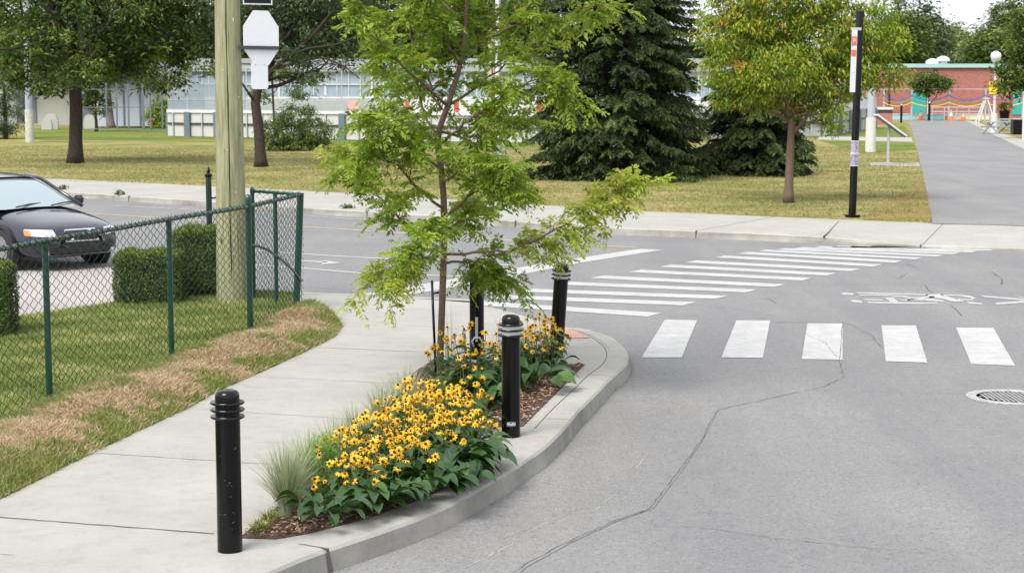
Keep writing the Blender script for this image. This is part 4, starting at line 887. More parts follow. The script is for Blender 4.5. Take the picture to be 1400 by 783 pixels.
# ------------------------------------------------------------------ car
def car():
    hx, hy, _ = P(86, 352, 0)
    o = thing('parked_car', 'dark navy sedan with its front towards us behind the chain link fence', 'car', (0, 0, 0))
    PAINT = plain('car_paint', (.004, .006, .016), .18, metal=.0, coat=.7, spec=.5)
    GLS = plain('car_glass', (.38, .45, .47), .08, metal=.6); TYRE = plain('tyre', (.015, .015, .015), .8); RIM = plain('rim', (.4, .4, .42), .3, metal=.9); BLK = plain('black_plastic', (.012, .012, .013), .5)  # car_glass: pale metallic colour stands in for the bright sky reflection
    CHR = plain('chrome', (.75, .76, .78), .15, metal=1.); LENS = plain('lamp_lens', (.72, .74, .75), .12, coat=1.); AMB = plain('amber_lens', (.75, .16, .03), .2, coat=1.)
    # stations: x, half width, bottom z, shoulder z, top centre z
    ST_ = [(2.29, .40, .30, .50, .56), (2.25, .62, .24, .56, .64), (2.12, .80, .20, .62, .72), (1.9, .865, .19, .67, .785), (1.5, .89, .19, .74, .86), (1.05, .90, .19, .80, .93), (.7, .90, .19, .84, .95), (0, .905, .19, .87, .95), (-.9, .905, .19, .89, .96), (-1.5, .895, .2, .90, .97), (-1.95, .87, .22, .88, .95), (-2.2, .78, .27, .8, .88), (-2.3, .6, .33, .7, .76)]
    mb = MB(); n = len(ST_); prof = []
    for x, w, b, s, t in ST_:
        half = [(0, b), (w * .55, b), (w * .9, b + .02), (w * .985, b + .11), (w, b + (s - b) * .5), (w * .975, s - .06), (w * .93, s), (w * .80, s + (t - s) * .55), (w * .5, s + (t - s) * .88), (0, t)]
        # the first half goes up on +y, then back down on -y
        ring = [(x, y, z) for y, z in half] + [(x, -y, z) for y, z in half[-2:0:-1]]; prof.append(ring)
    k = len(prof[0]); vs = [p for r in prof for p in r]
    fs = [(i * k + j, i * k + (j + 1) % k, (i + 1) * k + (j + 1) % k, (i + 1) * k + j) for i in range(n - 1) for j in range(k)]
    fs += [tuple(range(k)), tuple(range(n * k - 1, (n - 1) * k - 1, -1))]
    mb.add(vs, fs); body = mb.build('body', PAINT, o, smooth=True); sm = body.modifiers.new('s', 'SUBSURF'); sm.levels = 2; sm.render_levels = 2
    # cabin
    CB = [(1.08, .74, .92, .925), (.62, .70, .93, 1.17), (.18, .63, .93, 1.365), (-.25, .61, .93, 1.425), (-.85, .60, .93, 1.41), (-1.2, .60, .93, 1.32), (-1.62, .66, .93, 1.10), (-1.9, .68, .9, .96)]
    def ring(x, w, b, t, gr=0.): return [(x, y, z) for y, z in [(w * 1.10 + gr, b), (w * 1.02 + gr, b + (t - b) * .55), (w * .94 + gr, t - (t - b) * .12), (w * .80, t - .005 + gr), (w * .4, t + .012 + gr), (0, t + .018 + gr), (-w * .4, t + .012 + gr), (-w * .80, t - .005 + gr), (-w * .94 - gr, t - (t - b) * .12), (-w * 1.02 - gr, b + (t - b) * .55), (-w * 1.10 - gr, b)]]
    mb = MB(); R_ = [ring(*c_) for c_ in CB]; k = 11; mb.add([p for r in R_ for p in r], [(i * k + j, (i + 1) * k + j, (i + 1) * k + j + 1, i * k + j + 1) for i in range(len(CB) - 1) for j in range(k - 1)])
    gl = mb.build('glass', GLS, o, smooth=True); gl.modifiers.new('s', 'SUBSURF').render_levels = 2
    mb = MB(); R_ = [ring(*c_, .012) for c_ in CB[2:6]]; mb.add([p for r in R_ for p in r], [(i * k + j, (i + 1) * k + j, (i + 1) * k + j + 1, i * k + j + 1) for i in range(3) for j in range(2, 8)])
    rf = mb.build('roof', PAINT, o, smooth=True); rf.modifiers.new('s', 'SUBSURF').render_levels = 2
    for sgn in (1, -1):
        pts = [(1.10, sgn * .80, .925), (.62, sgn * .70, 1.145), (.18, sgn * .605, 1.345), (-.25, sgn * .58, 1.405)]; mb = MB(); mb.tube(pts, .032, 8); mb.build('pillar', PAINT, o, smooth=True)
        mb = MB(); mb.beam((-.42, sgn * .83, .92), (-.42, sgn * .60, 1.37), .09, .05, (0, 1, 0)); mb.build('pillar', BLK, o)
        mb = MB(); mb.box((.72, sgn * .98, 1.0), (.12, .2, .13), 0, .04); mb.build('mirror', PAINT, o, smooth=False)
    dg = bpy.context.evaluated_depsgraph_get(); dg.update(); ev = body.evaluated_get(dg); em = ev.to_mesh(); tree_ = BVHTree.FromPolygons([v.co.copy() for v in em.vertices], [tuple(p.vertices) for p in em.polygons]); ev.to_mesh_clear()
    def proj(grid, direction, name, mt, off=.008, parent=None, cols=None):
        """grid[i][j] = start point; cast along direction on to the body"""
        mb = MB(); dv = Vector(direction).normalized(); vs = []
        for row in grid:
            for p in row:
                h = tree_.ray_cast(Vector(p) - dv * 3, dv); q = h[0] if h[0] else Vector(p)
                vs.append(tuple(q - dv * off))
        a, b_ = len(grid), len(grid[0]); mb.add(vs, [(i * b_ + j, i * b_ + j + 1, (i + 1) * b_ + j + 1, (i + 1) * b_ + j) for i in range(a - 1) for j in range(b_ - 1)])
        return mb.build(name, mt, parent or o, smooth=True)
    def quadgrid(c4, a=8, b_=10):
        c4 = [np.array(c, float) for c in c4]; return [[tuple((c4[0] * (1 - u) + c4[1] * u) * (1 - v) + (c4[3] * (1 - u) + c4[2] * u) * v) for u in np.linspace(0, 1, b_)] for v in np.linspace(0, 1, a)]
    for sgn in (1, -1):
        dr = (-1, -sgn * .55, -.05); h = proj(quadgrid([(2.2, sgn * .40, .535), (2.0, sgn * .80, .565), (1.95, sgn * .815, .665), (2.15, sgn * .44, .645)]), dr, 'headlight', LENS)
        proj(quadgrid([(2.02, sgn * .745, .56), (1.96, sgn * .825, .57), (1.93, sgn * .825, .655), (2.0, sgn * .745, .65)], 5, 4), dr, 'indicator', AMB, .014, h)
        proj(quadgrid([(2.2, sgn * .47, .555), (2.1, sgn * .57, .56), (2.1, sgn * .57, .64), (2.2, sgn * .47, .635)], 5, 5), dr, 'reflector', CHR, .013, h)
        proj(quadgrid([(2.2, sgn * .55, .26), (2.2, sgn * .66, .26), (2.2, sgn * .66, .32), (2.2, sgn * .55, .32)], 4, 4), (-1, -sgn * .4, 0), 'fog_lamp', LENS)
    fr = (-1, 0, -.08)
    gr = proj(quadgrid([(2.3, -.30, .47), (2.3, .30, .47), (2.3, .27, .645), (2.3, -.27, .645)]), fr, 'grille', BLK, .010)
    for c4 in ([(2.3, -.30, .455), (2.3, .30, .455), (2.3, .30, .475), (2.3, -.30, .475)], [(2.3, -.285, .635), (2.3, .285, .635), (2.3, .28, .655), (2.3, -.28, .655)], [(2.3, -.305, .46), (2.3, -.28, .46), (2.3, -.26, .65), (2.3, -.285, .65)], [(2.3, .28, .46), (2.3, .305, .46), (2.3, .285, .65), (2.3, .26, .65)], [(2.3, -.22, .49), (2.3, -.17, .48), (2.3, .2, .63), (2.3, .15, .64)]):
        proj(quadgrid(c4, 2, 8), fr, 'grille_trim', CHR, .018, gr)
    for i in range(9):
        y = -.24 + i * .06; proj(quadgrid([(2.3, y - .004, .48), (2.3, y + .004, .48), (2.3, y * .95 + .004, .63), (2.3, y * .95 - .004, .63)], 4, 2), fr, 'grille_bar', plain('grille_grey', (.10, .10, .11), .3, metal=.6), .012, gr)
    proj(quadgrid([(2.3, -.62, .275), (2.3, .62, .275), (2.3, .6, .37), (2.3, -.6, .37)], 4, 12), fr, 'air_intake', BLK, .008)
    proj(quadgrid([(2.3, -.66, .40), (2.3, .66, .40), (2.3, .66, .43), (2.3, -.66, .43)], 2, 14), fr, 'bumper_strip', BLK, .012)
    proj(quadgrid([(2.3, -.6, .245), (2.3, .6, .245), (2.3, .6, .262), (2.3, -.6, .262)], 2, 14), fr, 'lower_trim', CHR, .012)
    for y in (-.45, .2):
        mb = MB(); mb.tube([(1.12, y, .955), (1.02, y + .3, .985), (.97, y + .55, .99)], .012, 5); mb.build('wiper', BLK, o)
    for x in (1.37, -1.33):
        for sgn in (1, -1):
            w = bpy.data.objects.new('wheel', None); C.objects.link(w); w.parent = o; w.location = (x, sgn * .80, .325); w.rotation_euler = (math.pi / 2 * -sgn, 0, 0)
            mb = MB(); mb.lathe([(.20, -.1), (.30, -.1), (.325, -.07), (.325, .08), (.305, .112), (.215, .112), (.2, .09)], 32, cap=False); mb.build('tyre', TYRE, w, smooth=True, auto=40)
            mb = MB(); mb.lathe([(.215, .105), (.2, .06), (.03, .06)], 32)
            mb.lathe([(.04, .06), (.04, .1), (.001, .105)], 12)
            for q in range(5):
                a = q * 2 * math.pi / 5; mb.beam((.03 * math.cos(a), .03 * math.sin(a), .09), (.205 * math.cos(a), .205 * math.sin(a), .092), .05, .02, (0, 0, 1))
            mb.build('rim', RIM, w)
            mb = MB(); mb.lathe([(.395, .0), (.395, .113), (.34, .118), (.33, .05)], 32, cap=False); mb.build('wheel_arch', BLK, w, smooth=True, auto=40)  # dark ring outside the body side imitates the shaded wheel well
    a = math.radians(-43); o.rotation_euler = (0, 0, a); o.scale = (1.04, 1.04, 1.05); front = np.array((2.29, 0)); fw = np.array((math.cos(a) * 2.2, math.sin(a) * 2.2)); fx = V(104, 346, 29.0)
    o.location = (fx[0] - fw[0], fx[1] - fw[1], .005); return o
car()

# ------------------------------------------------------------------ park trees
B = P(103, 223, .16)
def rel(px, py, dy=0, B_=None):
    B = globals()['B'] if B_ is None else B_
    v = V(px, py, B[1] + dy); return tuple(v - np.array(B))
def blob(px, py, dy, rx, rz, B, ry=None): v = rel(px, py, dy, B); return (*v, rx, ry or rx, rz)
tree('shade_tree', 'tall dark-trunked shade tree on the left of the park lawn', B, [(0, 0, 0), rel(104, 150), rel(101, 80), rel(98, 20), rel(95, -50), rel(90, -150)], .27,
     [blob(150, 15, -1, 1.9, 1.3, B), blob(60, 55, -1, 1.6, 1.0, B), blob(20, 90, 0, 1.2, .7, B), blob(200, 60, 0, 1.9, .9, B), blob(250, 40, 1, 1.8, 1.2, B), blob(270, 85, 0, 1.0, .5, B), blob(160, 90, 1, 1.2, .6, B), blob(10, 10, 1, 2.0, 1.6, B), blob(110, -60, 0, 2.6, 1.6, B), blob(210, -70, 0, 2.4, 1.8, B), blob(30, -100, 0, 2.5, 2, B), blob(125, 100, -2, .8, .7, B), blob(60, 112, -.5, 1.3, .45, B), blob(215, 112, 0, 1.2, .4, B), blob(165, 70, 2, 1.6, .8, B), blob(275, -20, 0, 1.5, 1.3, B)], L_DARK, 1150, 32, .24, .24, .085, 41, tint=.06, rs=.24, subs=4)
o = bpy.data.objects['shade_tree']
def limbs(o, B, lines):
    for pts, r0_, r1_ in lines:
        p = np.array([rel(*k) for k in pts]); n = len(p); tt = np.linspace(0, n - 1, n * 5); q = np.stack([np.interp(tt, np.arange(n), p[:, k]) for k in range(3)], 1)
        for _ in range(3): q[1:-1] = q[1:-1] * .5 + (q[2:] + q[:-2]) * .25
        mb = MB(); mb.tube(q, np.linspace(r0_, r1_, len(q)), 8); mb.build('limb', BARK, o, smooth=True)
limbs(o, B, [([(103, 92, 0), (113, 72, -.5), (130, 52, -1), (152, 32, -1.6), (165, -5, -2.2), (172, -40, -2.4)], .13, .06), ([(100, 62, 0), (78, 66, -1), (50, 60, -1.8), (15, 68, -2.2), (-15, 66, -2.2)], .075, .03), ([(103, 55, 0), (85, 30, -1.2), (60, 10, -1.8), (40, -20, -2)], .08, .04)])
B = P(357, 228, .16)
tree('shade_tree', 'low branching dark shade tree directly right of the utility pole', B, [(0, 0, 0), rel(354, 180), rel(349, 140), rel(353, 118), rel(372, 85), rel(385, 55)], .21,
     [blob(420, 40, 0, 1.5, .8, B), blob(455, 75, 0, 1.6, .5, B), blob(400, 75, -1, 1.2, .5, B), blob(480, 20, 1, 1.4, .9, B), blob(395, 5, 0, 1.6, .9, B), blob(440, -20, 0, 1.8, 1.2, B), blob(350, 30, 1, 1.4, 1., B), blob(500, 55, 0, 1.0, .7, B), blob(425, 105, 0, 1.0, .25, B), blob(335, -20, 0, 1.8, 1.5, B), blob(420, -90, 0, 2.6, 1.6, B)], L_GREY, 640, 30, .24, .20, .065, 42, tint=.05, rs=.2, subs=4)
o = [k for k in bpy.data.objects if k.name.startswith('shade_tree')][-1]
limbs(o, B, [([(352, 125, 0), (372, 96, -.5), (395, 78, -.9), (425, 52, -1.3), (455, 15, -1.5)], .12, .04), ([(372, 96, -.5), (410, 84, -1), (440, 78, -1.3), (470, 90, -1.5), (492, 108, -1.6)], .06, .02), ([(349, 140, 0), (340, 128, -.4), (325, 105, -.6)], .06, .03), ([(395, 78, -.9), (420, 66, -1.4), (460, 62, -1.6), (500, 45, -1.7)], .05, .02)])
B = P(75, 171, .16); tree('park_tree', 'gnarled grey-trunked tree behind the tall shade tree on the left', B, [(0, 0, 0), rel(76, 140, 0, B), rel(72, 110, 0, B), rel(70, 60, 0, B)], .42, [blob(60, 95, 0, 3.0, 1.6, B), blob(95, 70, 0, 3, 2.4, B), blob(30, 60, 0, 3.4, 2.5, B), blob(70, 10, 0, 4.5, 3.5, B)], L_MID, 330, 28, .5, .42, .2, 43, BARKG)
B = P(153, 175, .16); tree('park_tree', 'slim grey-trunked tree before the white building on the left', B, [(0, 0, 0), rel(150, 145, 0, B), rel(147, 110, 0, B), rel(146, 60, 0, B)], .24, [blob(165, 95, 0, 2.6, 1.3, B), blob(125, 65, 0, 2.5, 2.4, B), blob(150, 30, 0, 3.6, 3, B), blob(200, 85, 0, 2.6, 1.3, B), blob(210, 40, 0, 3, 2.4, B)], L_MID, 300, 28, .45, .36, .16, 44, BARKG, tint=.12)
B = P(132, 180, .16); tree('young_tree', 'small dark young tree between two larger trunks on the left', B, [(0, 0, 0), rel(131, 160, 0, B), rel(130, 120, 0, B)], .11, [blob(130, 112, 0, .9, 1.3, B), blob(137, 145, 0, .7, .8, B), blob(122, 130, 0, .6, .8, B)], L_MID, 90, 26, .2, .25, .1, 45)
B = P(216, 176, .16); tree('yellowish_bush', 'yellow-green rounded bush by the left end of the rink', B, [(0, 0, 0), (0, 0, .4)], .08, [blob(214, 157, 0, .85, .8, B), blob(218, 140, 0, .6, .6, B), blob(222, 168, 0, .8, .4, B)], L_OR, 110, 26, .18, .2, .09, 46, cat='bush')
B = P(8, 190, .16); tree('conifer_bush', 'spreading dark conifer at the left edge of the lawn', B, [(0, 0, 0), (0, 0, 3)], .12, [blob(10, 165, 0, 1.3, .8, B), blob(-10, 120, 0, 1.4, 1.6, B), blob(20, 140, 0, 1.0, .7, B), blob(-20, 170, 0, 1.6, .9, B)], L_GREY, 240, 30, .2, .26, .04, 47, cat='bush')
B = P(395, 206, .16); tree('dark_shrub', 'dense dark green shrub beneath the low branching tree', B, [(0, 0, 0), (0, 0, .4)], .07, [blob(400, 190, 0, 1.15, .5, B), blob(380, 180, .5, .9, .7, B), blob(428, 180, 0, .9, .6, B), blob(372, 196, -.4, .7, .45, B), blob(405, 160, .4, .9, .6, B), blob(437, 196, .2, .6, .35, B)], L_DARK, 250, 30, .16, .2, .05, 48, cat='bush', tint=.1)
B = P(376, 200, .16); tree('young_tree', 'thin young tree with light green leaves rising from the dark shrub', B, [(0, 0, 0), rel(374, 150, 0, B), rel(370, 70, 0, B)], .07, [blob(382, 100, 0, .8, .35, B), blob(420, 108, 0, .9, .3, B), blob(410, 128, 0, .8, .3, B), blob(355, 130, 0, .5, .4, B), blob(385, 75, 0, .5, .3, B)], L_MID, 90, 22, .14, .18, .06, 49, tint=.2)
def spruce(label, B, h, rad, seed, nb=420, zlow=.15, twist=0.):
    g = np.random.default_rng(seed); o = thing('spruce_tree', label, 'tree', B); tb = MB(); tb.tube([(0, 0, 0), (.05, 0, h * .5), (0, 0, h)], [.2, .13, .02], 10); cm = MB()
    PC = []; PD = []; PN = []; PL = []; PR = []
    for i in range(nb):
        t = g.uniform(0, 1) ** 1.25; z = zlow + (h - zlow) * t; a = g.uniform(0, 6.28); Lb = rad * (1 - t) ** .5 * g.uniform(.72, 1.12) * (1 if z > .8 else .88) * (1 + .12 * math.sin(3 * a + seed)) + .15
        n = 8; tt = np.linspace(0, 1, n); drp = g.uniform(.10, .28) + .12 * (1 - t); out = Lb * tt; zz = z + Lb * (.05 * tt - drp * tt ** 2 * 1.3 + .16 * tt ** 3); zz = np.maximum(zz, .10 + .08 * g.uniform())
        p = np.c_[np.cos(a) * out, np.sin(a) * out, zz]; tb.tube(p, np.linspace(.025, .005, n), 4, cap=False); tone = g.normal(.45, .2)
        k = int(14 + Lb * 26); u = g.uniform(.25, 1, k) ** .8; c = np.stack([np.interp(u, tt, p[:, j]) for j in range(3)], 1); sg = g.choice((-1, 1), k)
        sdv = np.array((-math.sin(a), math.cos(a), 0)); od = np.array((math.cos(a), math.sin(a), -.1)); ln = g.uniform(.2, .48, k) * (1.15 - u * .6)
        for s_ in range(7):
            f = (s_ + .5) / 7; dv = sdv * sg[:, None] * .8 + od * .75 + np.array((0, 0, -1.)) * (.15 + .5 * f) + g.normal(0, .28, (k, 3))
            pos = c + (sdv * sg[:, None] * .75 + od * .65 + np.array((0, 0, -.35 - .3 * f))) * (ln * f)[:, None] + g.normal(0, .025, (k, 3))
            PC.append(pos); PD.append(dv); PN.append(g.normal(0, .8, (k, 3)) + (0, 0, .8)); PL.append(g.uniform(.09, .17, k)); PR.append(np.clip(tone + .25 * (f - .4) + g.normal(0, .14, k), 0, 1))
    L_ = np.concatenate(PL); cm.leaves(np.concatenate(PC), np.concatenate(PD), np.concatenate(PN), L_, L_ * .26, np.concatenate(PR)); tb.build('trunk', BARK, o, smooth=True); cm.build('crown', L_SPR, o); return o
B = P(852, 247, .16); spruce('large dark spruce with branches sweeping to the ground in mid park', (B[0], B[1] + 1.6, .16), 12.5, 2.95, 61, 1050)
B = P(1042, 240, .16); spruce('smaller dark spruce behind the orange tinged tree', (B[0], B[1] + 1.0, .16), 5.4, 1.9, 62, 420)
B = P(1078, 277, .16)
tree('turning_tree', 'young tree with yellow-green leaves turning orange by the far pavement', B, [(0, 0, 0), rel(1080, 215, 0, B), rel(1082, 170, 0, B), rel(1078, 140, 0, B)], .115,
     [blob(1000, 50, 0, .85, .55, B), blob(1000, 95, 0, .7, .5, B), blob(1060, 30, .5, 1.0, .7, B), blob(1065, 95, -.6, .9, .6, B), blob(1120, 55, 0, .95, .7, B), blob(1130, 115, 0, .8, .5, B), blob(1175, 85, 0, .7, .6, B), blob(1205, 60, 0, .6, .5, B), blob(1215, 100, 0, .45, .35, B), blob(1035, 130, 0, .75, .4, B), blob(1140, 165, -.3, .4, .3, B), blob(1110, 10, 0, 1.0, .5, B), blob(1180, 30, .2, .8, .5, B), blob(980, 20, .3, .5, .5, B), blob(1090, -50, 0, 1.3, .8, B), blob(1020, -10, 0, .8, .5, B), blob(1100, 140, .4, .8, .4, B), blob(985, 135, 0, .35, .3, B)], L_OR, 950, 34, .15, .15, .045, 63, BARKY, tint=.02, rs=.2, subs=4, droop=.7)
# right side park trees
B = P(1373, 158, .16); tree('round_dark_tree', 'dense dark green tree beside the globe lamp', B, [(0, 0, 0), rel(1373, 130, 0, B), rel(1371, 95, 0, B), rel(1362, 60, 0, B)], .22, [blob(1342, 95, 0, 2.2, 1.7, B), blob(1350, 65, 0, 2.2, 1.8, B), blob(1362, 40, 0, 1.8, 1.6, B), blob(1368, 95, 0, 2.4, 1.6, B), blob(1372, 18, 0, 1.3, 1.2, B), blob(1335, 110, 0, 1.2, .7, B)], L_DARK, 420, 28, .42, .36, .18, 71, tint=.1)
B = P(1425, 190, .16); tree('light_green_tree', 'lighter green tree overhanging from the right edge', B, [(0, 0, 0), rel(1423, 130, 0, B), rel(1415, 80, 0, B)], .16, [blob(1395, 100, 0, 1.0, .8, B), blob(1382, 120, 0, .9, .6, B), blob(1400, 60, 0, 1.1, .9, B), blob(1425, 90, 0, 1.6, 1.4, B), blob(1398, 25, 0, .8, .7, B), blob(1430, 30, 0, 1.4, 1.4, B), blob(1372, 95, 0, .5, .5, B)], L_MID, 420, 28, .24, .24, .11, 72, tint=.14)
B = P(1270, 164.5, .16); tree('small_tree', 'small flat-topped tree in front of the teal door', B, [(0, 0, 0), rel(1270, 130, 0, B)], .1, [blob(1258, 113, 0, 1.0, .8, B), blob(1272, 112, 0, 1.1, .8, B), blob(1286, 115, 0, .9, .65, B), blob(1264, 124, 0, .7, .5, B)], L_MID, 150, 24, .3, .3, .16, 73, tint=.15)
bgs = [('broad green tree rising behind the brick building, left part', 1215, 60, 215, 5.0, L_MID, .1), ('tall darker tree behind the brick building', 1262, 48, 230, 5.5, L_GREY, .05), ('pale hazy tree behind the brick building roof', 1302, 68, 260, 5.5, L_HAZE, .1), ('pale green tree low behind the roof vents', 1325, 82, 255, 4.0, L_HAZE, 0),
       ('dark background tree behind the rink, far left of the young tree', 455, 60, 175, 5.5, L_DARK, .15), ('background tree behind the rink glass, left of the young tree', 520, 48, 180, 5.5, L_MID, .0), ('dark background tree directly behind the young tree', 590, 45, 172, 6.0, L_MID, -.05), ('grey-green background tree behind the white pole', 655, 30, 185, 6.0, L_GREY, 0), ('dark background tree between the white pole and the spruce', 720, 50, 178, 6.0, L_DARK, .1),
       ('background tree to the left behind the tall shade tree', 20, 70, 165, 7, L_DARK, .12), ('background tree seen past the left shade tree crown', 110, 50, 175, 7, L_MID, 0), ('background tree above the white tents', 200, 55, 170, 6.5, L_DARK, .12), ('background tree left behind the utility pole', 280, 45, 168, 6.5, L_GREY, 0), ('background tree right behind the utility pole', 370, 50, 172, 6.2, L_DARK, .12),
       ('background tree seen through the gap between spruce and turning tree', 960, 95, 190, 4.0, L_GREY, 0), ('background tree behind the turning tree', 1060, 75, 185, 5.5, L_MID, 0), ('background tree left of the light pole far behind', 1150, 85, 200, 4.8, L_GREY, .05), ('dark tree rising behind the round tree at right', 1395, 60, 190, 5.5, L_DARK, .1), ('background tree beyond the spruce', 840, 60, 195, 5.5, L_DARK, .1)]
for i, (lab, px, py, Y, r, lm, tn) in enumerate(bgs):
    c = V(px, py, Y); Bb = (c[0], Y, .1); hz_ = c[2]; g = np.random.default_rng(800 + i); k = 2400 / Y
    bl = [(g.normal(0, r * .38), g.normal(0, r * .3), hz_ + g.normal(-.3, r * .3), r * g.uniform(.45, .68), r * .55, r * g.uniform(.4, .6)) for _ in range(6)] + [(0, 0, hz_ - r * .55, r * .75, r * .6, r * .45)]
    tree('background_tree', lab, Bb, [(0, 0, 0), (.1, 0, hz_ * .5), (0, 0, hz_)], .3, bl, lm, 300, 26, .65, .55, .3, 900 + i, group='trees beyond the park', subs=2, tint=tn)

# ------------------------------------------------------------------ rink
RB = [(-19.5, 112), (-20.9, 108.5), (-20.76, 106.4), (-8.25, 97.8), (1.53, 91.96), (4.5, 91.2), (8, 94), (11, 100), (19, 106.4), (27, 131)]
ro = thing('hockey_rink', 'white boarded outdoor rink with blue-grey steel posts across the park', 'rink', (RB[3][0], RB[3][1], .16)); O_ = np.array((RB[3][0], RB[3][1], .16))
def wall(mb, pts, z0, z1, th):
    p = np.array(pts, float)
    for a, b in zip(p[:-1], p[1:]):
        mb.beam((*(a), (z0 + z1) / 2) - O_, (*(b), (z0 + z1) / 2) - O_, th, z1 - z0)
BOARD = plain('rink_board', (.44, .44, .42), .6, noise=.06, nscale=1)
mb = MB(); wall(mb, RB, .2, 1.62, .05); mb.build('boards', BOARD, ro)
m_, t, b = mat('screen_glass'); b.inputs['Base Color'].default_value = (.27, .32, .36, 1); b.inputs['Roughness'].default_value = .3
tr_ = t.nodes.new('ShaderNodeBsdfTransparent'); ms_ = t.nodes.new('ShaderNodeMixShader'); ms_.inputs[0].default_value = .45; t.links.new(tr_.outputs[0], ms_.inputs[1]); t.links.new(b.outputs[0], ms_.inputs[2]); t.links.new(ms_.outputs[0], t.nodes['Material Output'].inputs[0])
mb = MB(); wall(mb, RB[:3] + [(-15.5, 102.8)], 1.79, 3.35, .02); mb.build('screen', m_, ro)
mb = MB(); wall(mb, [(x, y - .03) for x, y in RB], 1.60, 1.78, .16); mb.build('top_rail', WHITEP, ro)
mb = MB(); wall(mb, [(x + .02, y - .12) for x, y in RB], .92, 1.01, .06); mb.build('middle_rail', plain('dark_rail', (.03, .035, .04), .6), ro)
q = lerp_line(RB, 400); dd = np.r_[0, np.cumsum(np.linalg.norm(np.diff(q, axis=0), axis=1))]
rib = MB()
for i, s in enumerate(np.arange(.3, dd[-1], 1.2)):
    x, y = np.interp(s, dd, q[:, 0]), np.interp(s, dd, q[:, 1])
    if i % 4 == 0 or i in (2, 6):
        mb = MB(); mb.box(np.array((x, y - .24, .9)) - O_, (.34, .2, 1.5)); mb.build('post', BLUEG, ro)
    else: mb = MB(); mb.box(np.array((x, y - .1, .9)) - O_, (.07, .1, 1.4)); mb.build('rib', METALG, ro)
mb = MB()
for s in np.arange(.3, dd[-1], 2.4):
    x, y = np.interp(s, dd, q[:, 0]), np.interp(s, dd, q[:, 1]); mb.box(np.array((x, y, 3.0)) - O_, (.055, .055, 2.5))
for z in (4.22, 3.3, 2.35):
    wall(mb, RB, z, z + (.07 if z > 4 else .035), .05)
mb.build('screen_frame', METALG, ro)
# far side of the rink: inner boards with red marks
far = [(-20, 118), (-8, 128), (6, 124), (18, 122), (27, 131)]
mb = MB(); wall(mb, far, .2, 2.35, .08); mb.build('far_boards', WHITEP, ro)
RED = plain('red_mark', (.55, .08, .07), .6)
for x0, w in [(-11.5, 1.3), (-7.6, .3), (-4, .35), (2, .5)]:
    t_ = (x0 + 8) / 14; y = np.interp(x0, [-20, -8, 6, 18], [118, 128, 124, 122]) - .12; mb = MB(); mb.box(np.array((x0, y, 1.75)) - O_, (w, .03, .9)); mb.build('board_marking', RED if w < 1 else plain('pink_mark', (.6, .35, .32), .6), ro)
# glazed hall beyond the rink
ho = thing('glazed_hall', 'long low hall with blue-grey glazing behind the rink', 'building', (-5, 150, .1))
mb = MB(); mb.box((0, 3, 1.1), (54, 6, 2.2)); mb.build('base_wall', WHITEP, ho)
mb = MB(); mb.box((0, 3, 3.3), (53.6, 5.6, 2.2)); mb.build('glazing', GLASSB, ho)
mb = MB(); mb.box((0, 3, 4.95), (54.2, 6.2, 1.1)); mb.build('roof_band', plain('roof_grey', (.28, .31, .32), .6), ho)
mb = MB()
for i in range(55): mb.box((-26.7 + i * .99, -.02 + .2, 3.3), (.07 if i % 4 else .2, .1, 2.2))
for z in (2.22, 3.3, 4.38): mb.box((0, .15, z), (53.9, .1, .08))
mb.build('mullions', WHITEP, ho)
for lab, x0, x1, Y, zt, col, wc in [('brown brick apartment block seen through the trees right of the utility pole', 405, 495, 210, 50, (.30, .17, .11), (.12, .13, .14)), ]:
    a = V(x0, 100, Y); b_ = V(x1, zt, Y); bo = thing('apartment_building', lab, 'building', ((a[0] + b_[0]) / 2, Y + 4, .1)); w = b_[0] - a[0]; hh = b_[2]
    mb = MB(); mb.box((0, 0, hh / 2), (w, 8, hh)); mb.build('wall', plain('brown_brick', col, .9, noise=.15, nscale=2), bo)
    mb = MB(); mb.box((0, 0, hh + .2), (w + .4, 8.4, .4)); mb.build('roof', METALG, bo)
    for i in range(4):
        for k in range(3): mb = MB(); mb.box((-w / 2 + (i + .5) * w / 4, -4.03, 1.5 + k * 3), (1.1, .08, 1.4)); f_ = mb.build('window', plain('dark_glass', wc, .2), bo)
# white building, tents and fence on the left
wb = thing('white_building', 'low white building with dark doors behind the left trees', 'building', (-42, 141, .1))
mb = MB(); mb.box((0, 3, 2.0), (30, 6, 4.0)); mb.build('wall', plain('off_white_wall', (.42, .42, .39), .8), wb)
mb = MB(); mb.box((0, 3, 4.15), (30.6, 6.6, .3)); mb.build('roof', METALG, wb)
for x, w, hh in [(3.2, 1.6, 2.4), (-.5, 1.4, 2.4), (8.2, 1.5, 2.2), (-7, 2, 2.4)]:
    mb = MB(); mb.box((x, -.04, hh / 2 + .3), (w, .1, hh)); mb.build('door', plain('grey_door', (.16, .17, .18), .5), wb)
tp_ = V(180, 150, 128); tent = thing('white_shelter', 'white panelled shelter behind the steel fence on the left', 'shelter', (tp_[0], 132, .1))
mb = MB(); mb.box((0, 0, 1.75), (6.6, 3, 3.1)); mb.build('panels', plain('bluish_white', (.42, .46, .52), .6), tent)
mb = MB(); mb.add([(-3.5, -1.7, 3.3), (3.5, -1.7, 3.3), (3.5, 1.7, 3.3), (-3.5, 1.7, 3.3), (0, 0, 4.3)], [(0, 1, 4), (1, 2, 4), (2, 3, 4), (3, 0, 4), (3, 2, 1, 0)]); mb.build('roof', WHITEP, tent)
mb = MB(); [mb.box((x, -1.53, 1.7), (.12, .08, 3.0)) for x in (-2.2, -1.1, 0.1, 1.4, 2.5)]; mb.build('frame', BLUEG, tent)
fp = thing('steel_fence', 'tall dark steel fence posts and rails before the white shelter', 'fence', (-28, 118, .1)); mb = MB()
